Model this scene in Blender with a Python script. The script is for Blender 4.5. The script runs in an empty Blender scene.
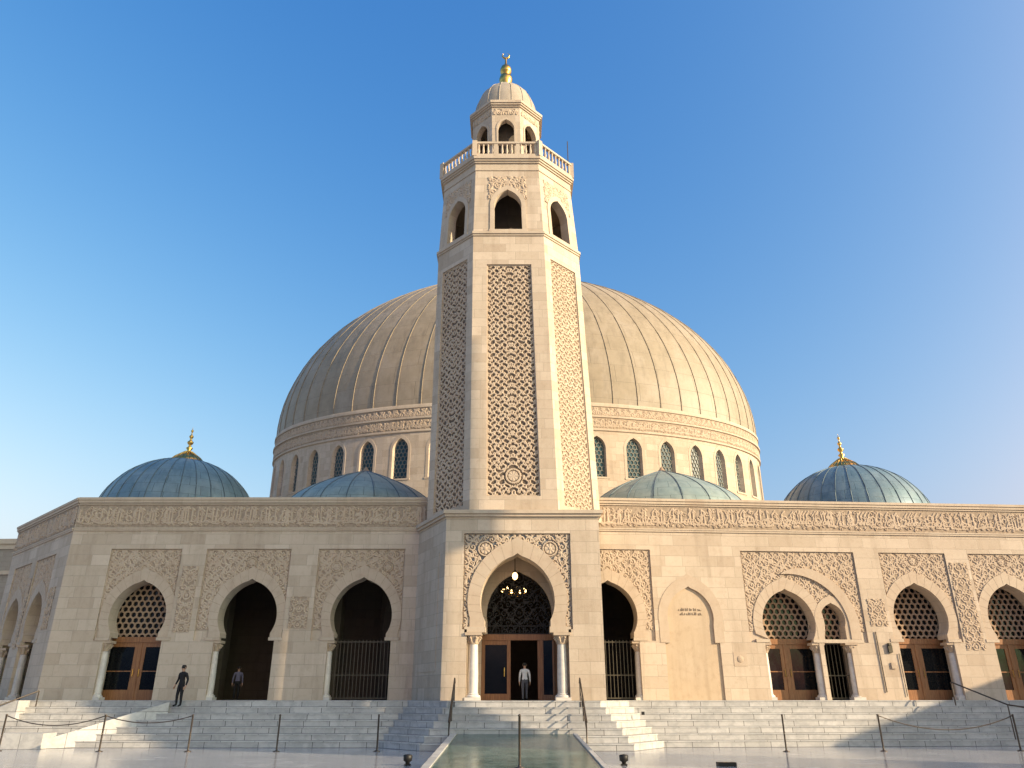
import bpy, bmesh, math, random
import numpy as np
from mathutils import Vector, Matrix
from mathutils.geometry import tessellate_polygon
rnd = random.Random(7)
R = math.radians
S = bpy.context.scene
COL = S.collection
FL = 1.92            # level of the marble landing
ORIG = {}            # thing -> world origin of everything parented to it

# ------------------------------------------------------------------ materials
def nt(name):
    m = bpy.data.materials.new(name); m.use_nodes = True
    t = m.node_tree
    return m, t, t.nodes['Principled BSDF']
def N(t, kind, **kw):
    n = t.nodes.new(kind)
    for k, v in kw.items():
        if k in n.inputs: n.inputs[k].default_value = v
        else: setattr(n, k, v)
    return n
def mix(t, a, b, fac, mode='MIX'):
    n = t.nodes.new('ShaderNodeMix'); n.data_type = 'RGBA'; n.blend_type = mode
    for i, v in ((0, fac), (6, a), (7, b)):
        if isinstance(v, bpy.types.NodeSocket): t.links.new(v, n.inputs[i])
        elif i == 0: n.inputs[0].default_value = v
        else: n.inputs[i].default_value = (*v, 1)
    return n.outputs[2]
def ramp(t, fac, stops):
    r = t.nodes.new('ShaderNodeValToRGB')
    while len(r.color_ramp.elements) < len(stops): r.color_ramp.elements.new(.5)
    for e, (p, c) in zip(r.color_ramp.elements, stops):
        e.position = p; e.color = (c, c, c, 1) if not isinstance(c, tuple) else (*c, 1)
    t.links.new(fac, r.inputs[0]); return r.outputs[0]
def noise(t, scale, detail=5, rough=.6, coord='Object', stretch=None):
    tc = t.nodes.new('ShaderNodeTexCoord'); v = tc.outputs[coord]
    if stretch:
        mp = t.nodes.new('ShaderNodeMapping'); mp.inputs['Scale'].default_value = stretch
        t.links.new(v, mp.inputs[0]); v = mp.outputs[0]
    n = N(t, 'ShaderNodeTexNoise'); n.inputs['Scale'].default_value = scale
    n.inputs['Detail'].default_value = detail; n.inputs['Roughness'].default_value = rough
    t.links.new(v, n.inputs['Vector']); return n.outputs['Fac']
def bump(t, b, h, strength, dist):
    n = N(t, 'ShaderNodeBump'); n.inputs['Strength'].default_value = strength; n.inputs['Distance'].default_value = dist
    t.links.new(h, n.inputs['Height']); t.links.new(n.outputs[0], b.inputs['Normal']); return n

def stone(name, c1, c2, c3, bw=1.15, bh=.52, mortar=.012, rough=.8, joint=.72, blocks=True, grime=.25, bumpd=.012):
    m, t, b = nt(name)
    col = None
    n1 = noise(t, .35, 4); n2 = noise(t, 3.5, 6, .65); n3 = noise(t, 22, 4, .7)
    streak = noise(t, 1.1, 5, .6, 'Object', (1.6, 1.6, .18))
    if blocks:
        tc = t.nodes.new('ShaderNodeTexCoord')
        br = t.nodes.new('ShaderNodeTexBrick'); br.offset = .43; br.offset_frequency = 2; br.squash = .72; br.squash_frequency = 3
        for k, v in (('Scale', 1), ('Mortar Size', mortar), ('Mortar Smooth', .3), ('Bias', 0), ('Brick Width', bw), ('Row Height', bh)):
            br.inputs[k].default_value = v
        br.inputs['Color1'].default_value = (0, 0, 0, 1); br.inputs['Color2'].default_value = (1, 1, 1, 1); br.inputs['Mortar'].default_value = (.5, .5, .5, 1)
        t.links.new(tc.outputs['UV'], br.inputs['Vector'])
        tone = ramp(t, br.outputs['Color'], [(0, c1), (.22, c2), (.4, c3), (.6, c1), (.78, tuple(.5 * (x + y) for x, y in zip(c1, c2))), (1, c3)])
        col = tone
    else:
        col = ramp(t, n1, [(.3, c1), (.5, c2), (.7, c3)])
    col = mix(t, col, c2, ramp(t, n1, [(.4, 0.), (.75, .45)]))
    col = mix(t, col, (.68, .62, .56), ramp(t, n2, [(.5, 0.), (.8, .42)]), 'MULTIPLY')
    col = mix(t, col, (.6, .56, .52), ramp(t, streak, [(.5, 0.), (.78, grime)]), 'MULTIPLY')
    col = mix(t, col, (.7, .68, .66), ramp(t, n3, [(.5, 0.), (.8, .3)]), 'MULTIPLY')
    h = n3
    if blocks:
        col = mix(t, col, tuple(x * joint for x in c1), br.outputs['Fac'])
        mm = N(t, 'ShaderNodeMath', operation='MULTIPLY_ADD'); t.links.new(br.outputs['Fac'], mm.inputs[0]); mm.inputs[1].default_value = -1.2
        t.links.new(n3, mm.inputs[2]); h = mm.outputs[0]
    t.links.new(col, b.inputs['Base Color']); b.inputs['Roughness'].default_value = rough
    b.inputs['Specular IOR Level'].default_value = .3
    bump(t, b, h, .5, bumpd)
    return m
def marble(name, base, vein, rough=.35, bw=1.3, bh=.0, joint=.35, dirt=.4, vstr=.5, bumpd=.004, jw=.007, tint=None, refl=.4, rowoff=.5):
    m, t, b = nt(name)
    w = noise(t, .8, 8, .65, 'Object', (1, 1.6, 1.6))
    v = ramp(t, w, [(.42, 0.), (.5, 1.), (.56, 0.)])
    n2 = noise(t, 5, 6, .7); n1 = noise(t, .5, 3)
    tc = t.nodes.new('ShaderNodeTexCoord')
    br = t.nodes.new('ShaderNodeTexBrick'); br.offset = rowoff; br.squash = .8; br.squash_frequency = 3
    for k, vv in (('Scale', 1), ('Mortar Size', jw), ('Mortar Smooth', .2), ('Bias', 0), ('Brick Width', bw), ('Row Height', bh or .6)):
        br.inputs[k].default_value = vv
    br.inputs['Color1'].default_value = (0, 0, 0, 1); br.inputs['Color2'].default_value = (1, 1, 1, 1); br.inputs['Mortar'].default_value = (.5, .5, .5, 1)
    t.links.new(tc.outputs['UV'], br.inputs['Vector'])
    col = mix(t, base, tuple(x * .82 for x in base), br.outputs['Color'])
    mv = N(t, 'ShaderNodeMath', operation='MULTIPLY'); t.links.new(v, mv.inputs[0]); mv.inputs[1].default_value = vstr
    col = mix(t, col, vein, mv.outputs[0])
    col = mix(t, col, tint or (.7, .68, .66), ramp(t, n2, [(.42, 0.), (.75, dirt)]), 'MULTIPLY')
    col = mix(t, col, (.8, .8, .8), ramp(t, n1, [(.4, 0.), (.65, .6)]), 'MULTIPLY')
    col = mix(t, col, tuple(x * joint for x in base), br.outputs['Fac'])
    t.links.new(col, b.inputs['Base Color'])
    rr = N(t, 'ShaderNodeMapRange'); t.links.new(n2, rr.inputs[0]); rr.inputs[3].default_value = rough * .7; rr.inputs[4].default_value = rough * 1.35
    t.links.new(rr.outputs[0], b.inputs['Roughness']); b.inputs['Specular IOR Level'].default_value = refl
    mm = N(t, 'ShaderNodeMath', operation='MULTIPLY_ADD'); t.links.new(br.outputs['Fac'], mm.inputs[0]); mm.inputs[1].default_value = -1.
    ml = N(t, 'ShaderNodeMath', operation='MULTIPLY'); t.links.new(n2, ml.inputs[0]); ml.inputs[1].default_value = .25; t.links.new(ml.outputs[0], mm.inputs[2])
    bump(t, b, mm.outputs[0], .5, bumpd)
    return m
def plain(name, c, rough=.6, metal=0., var=.25, scale=6, spec=.4, emit=None, estr=0):
    m, t, b = nt(name)
    n = noise(t, scale, 5)
    col = mix(t, c, tuple(x * (1 - var) for x in c), ramp(t, n, [(.35, 0.), (.7, 1.)]))
    t.links.new(col, b.inputs['Base Color']); b.inputs['Roughness'].default_value = rough; b.inputs['Metallic'].default_value = metal
    b.inputs['Specular IOR Level'].default_value = spec
    if emit: b.inputs['Emission Color'].default_value = (*emit, 1); b.inputs['Emission Strength'].default_value = estr
    return m
def sheet_metal(name, c1, c2, c3, rough, metal=0., band=.9, bw=1.6):
    # weathered roofing sheets with staggered cross seams
    m, t, b = nt(name)
    n1 = noise(t, .45, 6, .65); n2 = noise(t, 2.2, 6, .7); st = noise(t, 1.5, 5, .6, 'Object', (1.3, 1.3, .2))
    tc = t.nodes.new('ShaderNodeTexCoord')
    br = t.nodes.new('ShaderNodeTexBrick'); br.offset = .5
    for k, v in (('Scale', 1), ('Mortar Size', .012), ('Mortar Smooth', .4), ('Bias', 0), ('Brick Width', bw), ('Row Height', band)): br.inputs[k].default_value = v
    br.inputs['Color1'].default_value = (0, 0, 0, 1); br.inputs['Color2'].default_value = (1, 1, 1, 1); br.inputs['Mortar'].default_value = (.5, .5, .5, 1)
    t.links.new(tc.outputs['UV'], br.inputs['Vector'])
    col = ramp(t, n1, [(.32, c1), (.5, c2), (.68, c3)])
    col = mix(t, col, c3, ramp(t, br.outputs['Color'], [(0, 0.), (1, .3)]))
    col = mix(t, col, tuple(x * .6 for x in c1), ramp(t, st, [(.5, 0.), (.75, .5)]))
    col = mix(t, col, (.72, .7, .68), ramp(t, n2, [(.45, 0.), (.75, .5)]), 'MULTIPLY')
    col = mix(t, col, tuple(x * .5 for x in c1), br.outputs['Fac'])
    t.links.new(col, b.inputs['Base Color']); b.inputs['Roughness'].default_value = rough; b.inputs['Metallic'].default_value = metal
    mm = N(t, 'ShaderNodeMath', operation='SUBTRACT'); t.links.new(n2, mm.inputs[0]); t.links.new(br.outputs['Fac'], mm.inputs[1])
    bump(t, b, mm.outputs[0], .4, .015)
    return m
def wood_mat(name):
    m, t, b = nt(name)
    g = noise(t, 3, 6, .6, 'Object', (9, 9, .6))
    t.links.new(ramp(t, g, [(.3, (.34, .165, .068)), (.5, (.27, .122, .048)), (.7, (.17, .073, .028))]), b.inputs['Base Color'])
    b.inputs['Roughness'].default_value = .4; bump(t, b, g, .3, .004); return m

M = {}
M['wall'] = stone('limestone blocks', (.545, .45, .345), (.465, .37, .275), (.60, .495, .385), bw=1.35, bh=.56, grime=.5)
M['trim'] = stone('limestone trim', (.54, .44, .335), (.49, .39, .29), (.54, .45, .345), bw=1.5, bh=3, mortar=.006, grime=.4)
M['vouss'] = stone('arch stone', (.54, .44, .33), (.49, .385, .285), (.55, .46, .355), blocks=False, grime=.3)
M['relief'] = stone('carved limestone', (.53, .42, .31), (.47, .365, .265), (.54, .435, .33), blocks=False, grime=.35, bumpd=.006)
M['reliefbg'] = plain('carved ground', (.42, .325, .235), .9, var=.4)
M['towerbg'] = plain('dark lattice ground', (.155, .115, .085), .9, var=.4)  # lattice ground of the minaret's front and left faces, darker than carved ground
M['slate'] = plain('blue slate inlay', (.25, .255, .265), .8, var=.3)
M['niche'] = stone('smooth niche plaster', (.55, .425, .295), (.50, .385, .265), (.56, .45, .33), blocks=False, grime=.5)
M['inner'] = stone('shade-darkened interior stone', (.11, .09, .07), (.09, .075, .06), (.11, .09, .065), grime=.3)  # albedo far below the outer walls; interior shade put into the colour
M['step'] = marble('white marble steps', (.56, .55, .53), (.30, .30, .31), .4, bw=1.9, bh=.72, dirt=.4, vstr=.4, jw=.012, joint=.22)
M['riser'] = marble('white marble risers', (.55, .535, .515), (.30, .30, .30), .42, bw=1.5, bh=.274, dirt=.5, vstr=.45, jw=.016, rowoff=.37, joint=.2)
M['column'] = marble('marble column', (.72, .67, .60), (.45, .42, .40), .35, bw=40, bh=40, dirt=.3, vstr=.4)
M['ground'] = marble('polished forecourt marble', (.43, .44, .465), (.24, .25, .28), .16, bw=1.8, bh=.9, dirt=.5, vstr=.7, jw=.014, refl=.35, joint=.3)
M['green'] = marble('green polished marble', (.055, .11, .095), (.2, .27, .24), .2, bw=1.2, bh=.6, dirt=.3, vstr=.5, jw=.012, joint=.4, refl=.12)
M['wood'] = wood_mat('varnished door wood')
M['glass'] = plain('dark glass', (.008, .009, .010), .08, var=.1, spec=.18)
def wavy(m, spec):
    t = m.node_tree; b = t.nodes['Principled BSDF']; b.inputs['Specular IOR Level'].default_value = spec
    bump(t, b, noise(t, 2.2, 3, .5, 'Object', (1, 1, .35)), .35, .02)
wavy(M['glass'], .3)
M['teal'] = plain('teal stained glass', (.02, .075, .095), .42, var=.5, scale=2, spec=.35)
M['screen'] = plain('brown stone screen', (.36, .25, .165), .8)
M['screen2'] = plain('pale window screen', (.20, .20, .17), .8)
M['iron'] = plain('black iron', (.022, .021, .02), .5, .3)
M['irong'] = plain('weathered gate iron', (.10, .085, .06), .5, .4)
M['steel'] = plain('brushed bronze steel', (.10, .08, .065), .42, .6)
M['gold'] = plain('gilded metal', (.80, .50, .14), .28, 1., var=.45)
M['lead'] = sheet_metal('dome sheathing', (.27, .215, .142), (.31, .247, .167), (.35, .287, .212), .55, 0., 1.9, 2.4)
M['leadrib'] = plain('dome seam', (.30, .24, .165), .55, var=.4)
M['copper'] = sheet_metal('blue green copper', (.095, .165, .21), (.135, .21, .25), (.21, .28, .305), .42, .1, .8, 1.0)
M['copperrib'] = plain('copper seam', (.12, .165, .185), .45, .25)
M['grn'] = sheet_metal('green copper', (.17, .235, .235), (.24, .305, .29), (.32, .37, .33), .5, .1, .8, .9)
M['cap'] = stone('lantern dome stone', (.42, .36, .29), (.38, .325, .26), (.44, .38, .31), blocks=False, grime=.6)
M['roof'] = plain('flat roof', (.3, .27, .23), .9)
M['black'] = plain('black cloth', (.012, .012, .014), .85)
M['white'] = plain('white cloth', (.62, .61, .60), .85, var=.12)
M['greytr'] = plain('grey trousers', (.085, .085, .10), .85)
M['lav'] = plain('lavender cloth', (.15, .145, .21), .85)
M['skin'] = plain('skin', (.42, .25, .17), .55, var=.1)
M['hair'] = plain('dark hair', (.015, .012, .01), .6)
M['bulb'] = plain('lit bulb', (.9, .8, .6), .3, emit=(1, .62, .24), estr=3.5)
M['facade2'] = stone('neighbour render', (.34, .29, .24), (.31, .265, .22), (.34, .3, .25), bw=.9, bh=.4)

# ------------------------------------------------------------------ objects
def rootof(o):
    while o.parent: o = o.parent
    return o
def thing(name, label, cat, loc=(0, 0, 0), group=None, rz=0):
    o = bpy.data.objects.new(name, None); COL.objects.link(o); o.location = loc; o.rotation_euler = (0, 0, rz)
    o['label'] = label; o['category'] = cat
    if group: o['group'] = group
    ORIG[o.name] = Vector(loc); return o
def tag(o, label, cat, group=None):
    o['label'] = label; o['category'] = cat
    if group: o['group'] = group
    return o
def setuv(me):
    n = len(me.loops)
    if not n: return
    co = np.empty(len(me.vertices) * 3, 'f'); me.vertices.foreach_get('co', co); co = co.reshape(-1, 3)
    vi = np.empty(n, 'i'); me.loops.foreach_get('vertex_index', vi)
    pn = np.empty(len(me.polygons) * 3, 'f'); me.polygons.foreach_get('normal', pn); pn = pn.reshape(-1, 3)
    lt = np.empty(len(me.polygons), 'i'); me.polygons.foreach_get('loop_total', lt)
    ln = np.repeat(pn, lt, axis=0); P = co[vi]
    flat = np.abs(ln[:, 2]) > .75
    h = np.hypot(ln[:, 0], ln[:, 1]) + 1e-9
    tx, ty = -ln[:, 1] / h, ln[:, 0] / h
    u = np.where(flat, P[:, 0], tx * P[:, 0] + ty * P[:, 1]); v = np.where(flat, P[:, 1], P[:, 2])
    lay = me.uv_layers.new(name='UVMap'); lay.data.foreach_set('uv', np.stack([u, v], 1).astype('f').ravel())
class MB:
    def __init__(s): s.v = []; s.f = []; s.m = []; s.uv = None
    def add(s, vs, fs, mi=0):
        b = len(s.v); s.v += [tuple(p) for p in vs]; s.f += [tuple(i + b for i in f) for f in fs]; s.m += [mi] * len(fs); return s
    def hexa(s, p, mi=0):     # p: 4 lower then 4 upper corners
        return s.add(p, [(3, 2, 1, 0), (4, 5, 6, 7), (0, 1, 5, 4), (1, 2, 6, 5), (2, 3, 7, 6), (3, 0, 4, 7)], mi)
    def box(s, x0, x1, y0, y1, z0, z1, mi=0):
        return s.hexa([(x0, y0, z0), (x1, y0, z0), (x1, y1, z0), (x0, y1, z0), (x0, y0, z1), (x1, y0, z1), (x1, y1, z1), (x0, y1, z1)], mi)
    def mbox(s, mp, u0, u1, z0, z1, d0, d1, mi=0):   # box in a facade frame
        return s.hexa([mp(u0, z0, d0), mp(u1, z0, d0), mp(u1, z0, d1), mp(u0, z0, d1), mp(u0, z1, d0), mp(u1, z1, d0), mp(u1, z1, d1), mp(u0, z1, d1)], mi)
    def tube(s, pts, r, n=8, mi=0):
        pts = [Vector(p) for p in pts]; rs = r if isinstance(r, (list, tuple)) else [r] * len(pts); b = len(s.v); up = None
        for i, p in enumerate(pts):
            d = (pts[min(i + 1, len(pts) - 1)] - pts[max(i - 1, 0)]).normalized()
            a = d.cross(Vector((0, 0, 1)) if abs(d.z) < .9 else Vector((0, 1, 0))).normalized(); c = d.cross(a)
            for k in range(n):
                t = 2 * math.pi * k / n; s.v.append(tuple(p + (a * math.cos(t) + c * math.sin(t)) * rs[i]))
        for i in range(len(pts) - 1):
            for k in range(n):
                k2 = (k + 1) % n; s.f.append((b + i * n + k, b + i * n + k2, b + (i + 1) * n + k2, b + (i + 1) * n + k)); s.m.append(mi)
        s.f.append(tuple(b + k for k in range(n))); s.f.append(tuple(b + (len(pts) - 1) * n + k for k in reversed(range(n)))); s.m += [mi, mi]
        return s
    def lathe(s, c, prof, n=24, a0=0, a1=2 * math.pi, ky=1, mi=0, tilt=(0, 0)):   # prof: (radius, z)
        full = abs(a1 - a0 - 2 * math.pi) < 1e-6; k = n if full else n + 1; b = len(s.v)
        for r, z in prof:
            for i in range(k):
                t = a0 + (a1 - a0) * i / n
                s.v.append((c[0] + r * math.cos(t) + tilt[0] * z, c[1] + r * ky * math.sin(t) + tilt[1] * z, c[2] + z))
        for j in range(len(prof) - 1):
            for i in range(n):
                i2 = (i + 1) % k
                s.f.append((b + j * k + i, b + j * k + i2, b + (j + 1) * k + i2, b + (j + 1) * k + i)); s.m.append(mi)
        return s
    def plate(s, outer, holes, d0, d1, mp, mi=0, back=True):
        loops = [outer] + holes
        flat = [p for l in loops for p in l]
        tris = tessellate_polygon([[Vector((p[0], p[1], 0)) for p in l] for l in loops])
        b = len(s.v); n = len(flat)
        s.v += [tuple(mp(p[0], p[1], d0)) for p in flat] + [tuple(mp(p[0], p[1], d1)) for p in flat]
        for t in tris:
            s.f.append(tuple(b + i for i in t)); s.m.append(mi)
            if back: s.f.append(tuple(b + n + i for i in reversed(t))); s.m.append(mi)
        o = 0
        for l in loops:
            k = len(l)
            for i in range(k):
                j = (i + 1) % k
                s.f.append((b + o + i, b + o + j, b + n + o + j, b + n + o + i)); s.m.append(mi)
            o += k
        return s
    def build(s, name, mat, parent=None, smooth=False, recalc=False, uv=None, loc=None):
        me = bpy.data.meshes.new(name)
        off = Vector((0, 0, 0))
        if parent: off = ORIG[rootof(parent).name]
        elif loc: off = Vector(loc)
        V = np.array(s.v, 'd').reshape(-1, 3)
        me.from_pydata((V - np.array(off)).tolist(), [], s.f)
        for m in (mat if isinstance(mat, (list, tuple)) else [mat]): me.materials.append(m)
        me.polygons.foreach_set('material_index', s.m)
        if recalc:
            bm = bmesh.new(); bm.from_mesh(me); bmesh.ops.recalc_face_normals(bm, faces=bm.faces); bm.to_mesh(me); bm.free()
        me.update(); 
        if uv is None: 
            setuv(me)
            # shift UV to world units so that neighbouring pieces keep their courses
            if off.length > 0:
                pass
        else:
            lay = me.uv_layers.new(name='UVMap'); vi = np.empty(len(me.loops), 'i'); me.loops.foreach_get('vertex_index', vi)
            lay.data.foreach_set('uv', np.array(uv, 'f')[vi].ravel())
        if smooth: me.polygons.foreach_set('use_smooth', [True] * len(me.polygons))
        o = bpy.data.objects.new(name, me); COL.objects.link(o)
        if parent: o.parent = parent
        elif loc: o.location = loc
        return o
def smooth_by_angle(o, deg=35):
    me = o.data; me.polygons.foreach_set('use_smooth', [True] * len(me.polygons))
    bm = bmesh.new(); bm.from_mesh(me)
    for e in bm.edges:
        if len(e.link_faces) == 2 and e.calc_face_angle(0) > R(deg): e.smooth = False
    bm.to_mesh(me); bm.free()
def copy_tree(o, parent=None):
    c = o.copy(); COL.objects.link(c)
    if parent: c.parent = parent
    for ch in [x for x in bpy.data.objects if x.parent == o]: copy_tree(ch, c)
    return c
def copypart(o, delta, parent):
    c = o.copy(); COL.objects.link(c); c.parent = parent; c.location = Vector(o.location) + Vector(delta)
    return c

# ------------------------------------------------------------------ facade frames
def frame(ox, oy, ang):
    ca, sa = math.cos(ang), math.sin(ang)
    def mp(u, z, d): return (ox + u * ca - d * sa, oy + u * sa + d * ca, z)
    return mp
MPL = frame(0, 41, 0)                        # left wing, u = X
MPR = frame(4, 41, R(4))                     # right wing
CH = (-32.3, 48.9, -24.1, 41.0)              # left canted wall
CANG = math.atan2(CH[3] - CH[1], CH[2] - CH[0]); CLEN = math.hypot(CH[2] - CH[0], CH[3] - CH[1])
MPC = frame(CH[0], CH[1], CANG)
MPB = frame(0, 37.3, 0)                      # portal front

# ------------------------------------------------------------------ carved relief
def raster(nx, ny, res, strokes):
    H = np.zeros((ny, nx), 'f')
    for pts, rad in strokes:
        pts = np.asarray(pts, 'f')
        for a, b in zip(pts[:-1], pts[1:]):
            x0 = max(0, int((min(a[0], b[0]) - rad * 1.5) / res)); x1 = min(nx, int((max(a[0], b[0]) + rad * 1.5) / res) + 2)
            y0 = max(0, int((min(a[1], b[1]) - rad * 1.5) / res)); y1 = min(ny, int((max(a[1], b[1]) + rad * 1.5) / res) + 2)
            if x0 >= x1 or y0 >= y1: continue
            X, Y = np.meshgrid(np.arange(x0, x1) * res, np.arange(y0, y1) * res)
            d = b - a; L = float(d @ d) + 1e-9
            t = np.clip(((X - a[0]) * d[0] + (Y - a[1]) * d[1]) / L, 0, 1)
            D = np.hypot(X - a[0] - t * d[0], Y - a[1] - t * d[1])
            v = np.clip((1.25 - D / rad) * 2.2, 0, 1)
            H[y0:y1, x0:x1] = np.maximum(H[y0:y1, x0:x1], v)
    return H
def spiral(c, r0, a0, turns, hand, k=.12, n=18):
    out = []
    for i in range(n + 1):
        t = i / n; r = r0 * (1 - (1 - k) * t); a = a0 + hand * turns * 2 * math.pi * t
        out.append((c[0] + r * math.cos(a), c[1] + r * math.sin(a)))
    return out
def arabesque(w, h, res, seed, cell=.46, rad=.04, medal=(), mirror=True):
    rg = random.Random(seed); W = w / 2 if mirror else w; st = []
    nx_, ny_ = max(1, round(W / cell)), max(1, round(h / cell))
    for j in range(ny_ + 1):
        for i in range(nx_ + 1):
            c = ((i + .5 * (j % 2)) * W / nx_ + rg.uniform(-.02, .02), (j + .3) * h / ny_ + rg.uniform(-.02, .02))
            hd = 1 if (i + j) % 2 else -1; a0 = ((i + 2 * j) % 4) * math.pi / 2 + .5; r0 = cell * (.5 + .06 * ((i + j) % 3 - 1))
            st.append((spiral(c, r0, a0, 1.35, hd), rad))
            for q in range(3):
                a = a0 + q * 2.1 + .6; p = (c[0] + r0 * math.cos(a), c[1] + r0 * math.sin(a))
                e = (p[0] + .17 * math.cos(a + hd * .9), p[1] + .17 * math.sin(a + hd * .9))
                st.append(([p, ((p[0] + e[0]) / 2 + .02, (p[1] + e[1]) / 2 - .02), e], rad * (1.0 + .25 * q)))
    nx, ny = int(round(w / res)) + 1, int(round(h / res)) + 1
    if mirror:
        k = (nx + 1) // 2; A = raster(k, ny, res, st); H = np.concatenate([A, A[:, ::-1][:, (nx % 2):]], 1)
    else: H = raster(nx, ny, res, st)
    for mx, my, mr in medal:
        X, Y = np.meshgrid(np.arange(H.shape[1]) * res, np.arange(H.shape[0]) * res); D = np.hypot(X - mx, Y - my)
        a = np.arctan2(Y - my, X - mx)
        H = np.where(D < mr * 1.18, 0, H); H = np.where((D < mr) & (D > mr * .78), 1.3, H)
        H = np.where(D < mr * .7, 1.15 + .25 * np.cos(a * 8) * (D / mr), H); H = np.where(D < mr * .2, 1.5, H)
    return H
def calligraphy(w, h, res, seed):
    rg = random.Random(seed); st = []; x = .1
    while x < w:                                # tall shafts, bowls and flourishes of a carved script band
        k = rg.random(); adv = rg.uniform(.12, .23)
        b = h * rg.uniform(.16, .3)
        if k < .4:
            lean = rg.uniform(-.06, .06); top = h * rg.uniform(.74, .92)
            st.append(([(x, b), (x + lean * .5, (b + top) / 2), (x + lean, top), (x + lean + .09, top - .09)], .042))
            st.append(([(x - .05, b), (x + .12, b - .03), (x + .24, b + .03)], .04))
        elif k < .72:
            r0 = rg.uniform(.15, .25); st.append((spiral((x + .1, h * rg.uniform(.3, .62)), r0, rg.uniform(2, 5), .8, rg.choice((1, -1)), .5), .042))
            st.append(([(x - .1, b), (x + .12, b - .02), (x + .3, b)], .04))
        else:
            st.append(([(x, h * .3), (x + .15, h * .5), (x + .13, h * .7), (x + .3, h * .86)], .04))
            st.append((spiral((x + .25, h * .33), .13, 0, 1, 1, .3), .035))
        x += adv
    y = .12; 
    for i in range(int(w / .24)):
        c = (i * .24 + rg.uniform(-.05, .05), h * rg.uniform(.45, .85)); st.append((spiral(c, rg.uniform(.1, .17), rg.uniform(0, 6), 1.1, rg.choice((1, -1))), .026))
    for i in range(int(w / .3)):
        c = (i * .3 + rg.uniform(-.05, .05), h * rg.uniform(.1, .25)); st.append((spiral(c, .1, rg.uniform(0, 6), 1, rg.choice((1, -1))), .026))
    return raster(int(round(w / res)) + 1, int(round(h / res)) + 1, res, st)
def interlace(w, h, res, seed, cell=.235, rad=.033, medal=()):
    rg = random.Random(seed); W = w / 2; st = []; P = {}
    ni, nj = int(W / cell) + 2, int(h / (cell * .87)) + 2
    for j in range(nj):
        for i in range(-1, ni):
            P[i, j] = (i * cell + .5 * cell * (j % 2) + rg.uniform(-.03, .03), j * cell * .87 + rg.uniform(-.025, .025))
    def arc(a, b, k):
        m = ((a[0] + b[0]) / 2 - (b[1] - a[1]) * k, (a[1] + b[1]) / 2 + (b[0] - a[0]) * k); q = []
        for t in (0, .25, .5, .75, 1):
            q.append(tuple((1 - t) ** 2 * a[c] + 2 * t * (1 - t) * m[c] + t * t * b[c] for c in (0, 1)))
        return q
    for (i, j), a in P.items():
        o = 0 if j % 2 == 0 else 1
        for n in ((i + 1, j), (i + o, j + 1), (i - 1 + o, j + 1)):
            if n in P and (2 * i + 3 * j + n[0]) % 6 and rg.random() < .95: st.append((arc(a, P[n], (.5 if (i + j + n[1]) % 2 else -.5) * rg.uniform(.7, 1)), rad))
        if rg.random() < .4: st.append((spiral(a, .075, rg.uniform(0, 6), .8, 1, .6), rad * .8))
    nx, ny = int(round(w / res)) + 1, int(round(h / res)) + 1
    k = (nx + 1) // 2; A = raster(k, ny, res, st); H = np.concatenate([A, A[:, ::-1][:, (nx % 2):]], 1)
    for mx, my, mr in medal:
        X, Y = np.meshgrid(np.arange(H.shape[1]) * res, np.arange(H.shape[0]) * res); D = np.hypot(X - mx, Y - my); a = np.arctan2(Y - my, X - mx)
        H = np.where(D < mr * 1.2, 0, H); H = np.where((D < mr) & (D > mr * .75), 1.3, H)
        H = np.where(D < mr * .66, 1.1 + .25 * np.cos(a * 8) * (D / mr), H)
    return H
def relief(name, mp, u0, z0, res, H, d0, depth, mats, parent, drop=None, thr=.3, pierced=False):
    ny, nx = H.shape
    vs = np.empty((ny * nx, 3)); k = 0
    U = u0 + np.arange(nx) * res; Z = z0 + np.arange(ny) * res
    D = d0 - H * depth
    b = MB()
    vs = [mp(float(U[i]), float(Z[j]), float(D[j, i])) for j in range(ny) for i in range(nx)]
    fs = []; ms = []
    hm = (H[:-1, :-1] + H[1:, :-1] + H[:-1, 1:] + H[1:, 1:]) / 4
    for j in range(ny - 1):
        for i in range(nx - 1):
            if drop and drop(U[i] + res / 2, Z[j] + res / 2): continue
            if pierced and hm[j, i] < thr: continue
            q = j * nx + i; fs.append((q, q + 1, q + 1 + nx, q + nx)); ms.append(1 if hm[j, i] < thr else 0)
    used = np.zeros(ny * nx, bool); fa = np.array(fs); used[fa.ravel()] = True
    idx = np.cumsum(used) - 1
    b.v = [vs[i] for i in np.nonzero(used)[0]]; b.f = [tuple(r) for r in idx[fa].tolist()]; b.m = ms
    return b.build(name, mats, parent)

# ------------------------------------------------------------------ arches
def arch(c, wi, r, zi, zc, e=.22, n=14):
    e = e * r; ph = math.acos(min(1, wi / r)); right = []
    if zc - r * math.sin(ph) - zi > .02: right.append((c + wi, zi))
    for i in range(5): a = -ph * (1 - i / 5); right.append((c + r * math.cos(a), zc + r * math.sin(a)))
    am = math.acos(e / (r + e))
    for i in range(n + 1): a = am * i / n; right.append((c - e + (r + e) * math.cos(a), zc + (r + e) * math.sin(a)))
    right[-1] = (c, right[-1][1] + .05 * r)
    return right + [(2 * c - x, z) for x, z in reversed(right[:-1])]      # right impost -> apex -> left impost
def keyhole(pts, wo, zi, zf, c):
    h = list(pts)
    return h + [(c - wo, zi), (c - wo, zf), (c + wo, zf), (c + wo, zi)]
def inside(poly):
    P = np.array(poly); n = len(P)
    def f(x, y):
        ins = False; j = n - 1
        for i in range(n):
            if (P[i, 1] > y) != (P[j, 1] > y) and x < (P[j, 0] - P[i, 0]) * (y - P[i, 1]) / (P[j, 1] - P[i, 1]) + P[i, 0]: ins = not ins
            j = i
        return ins
    return f
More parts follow.
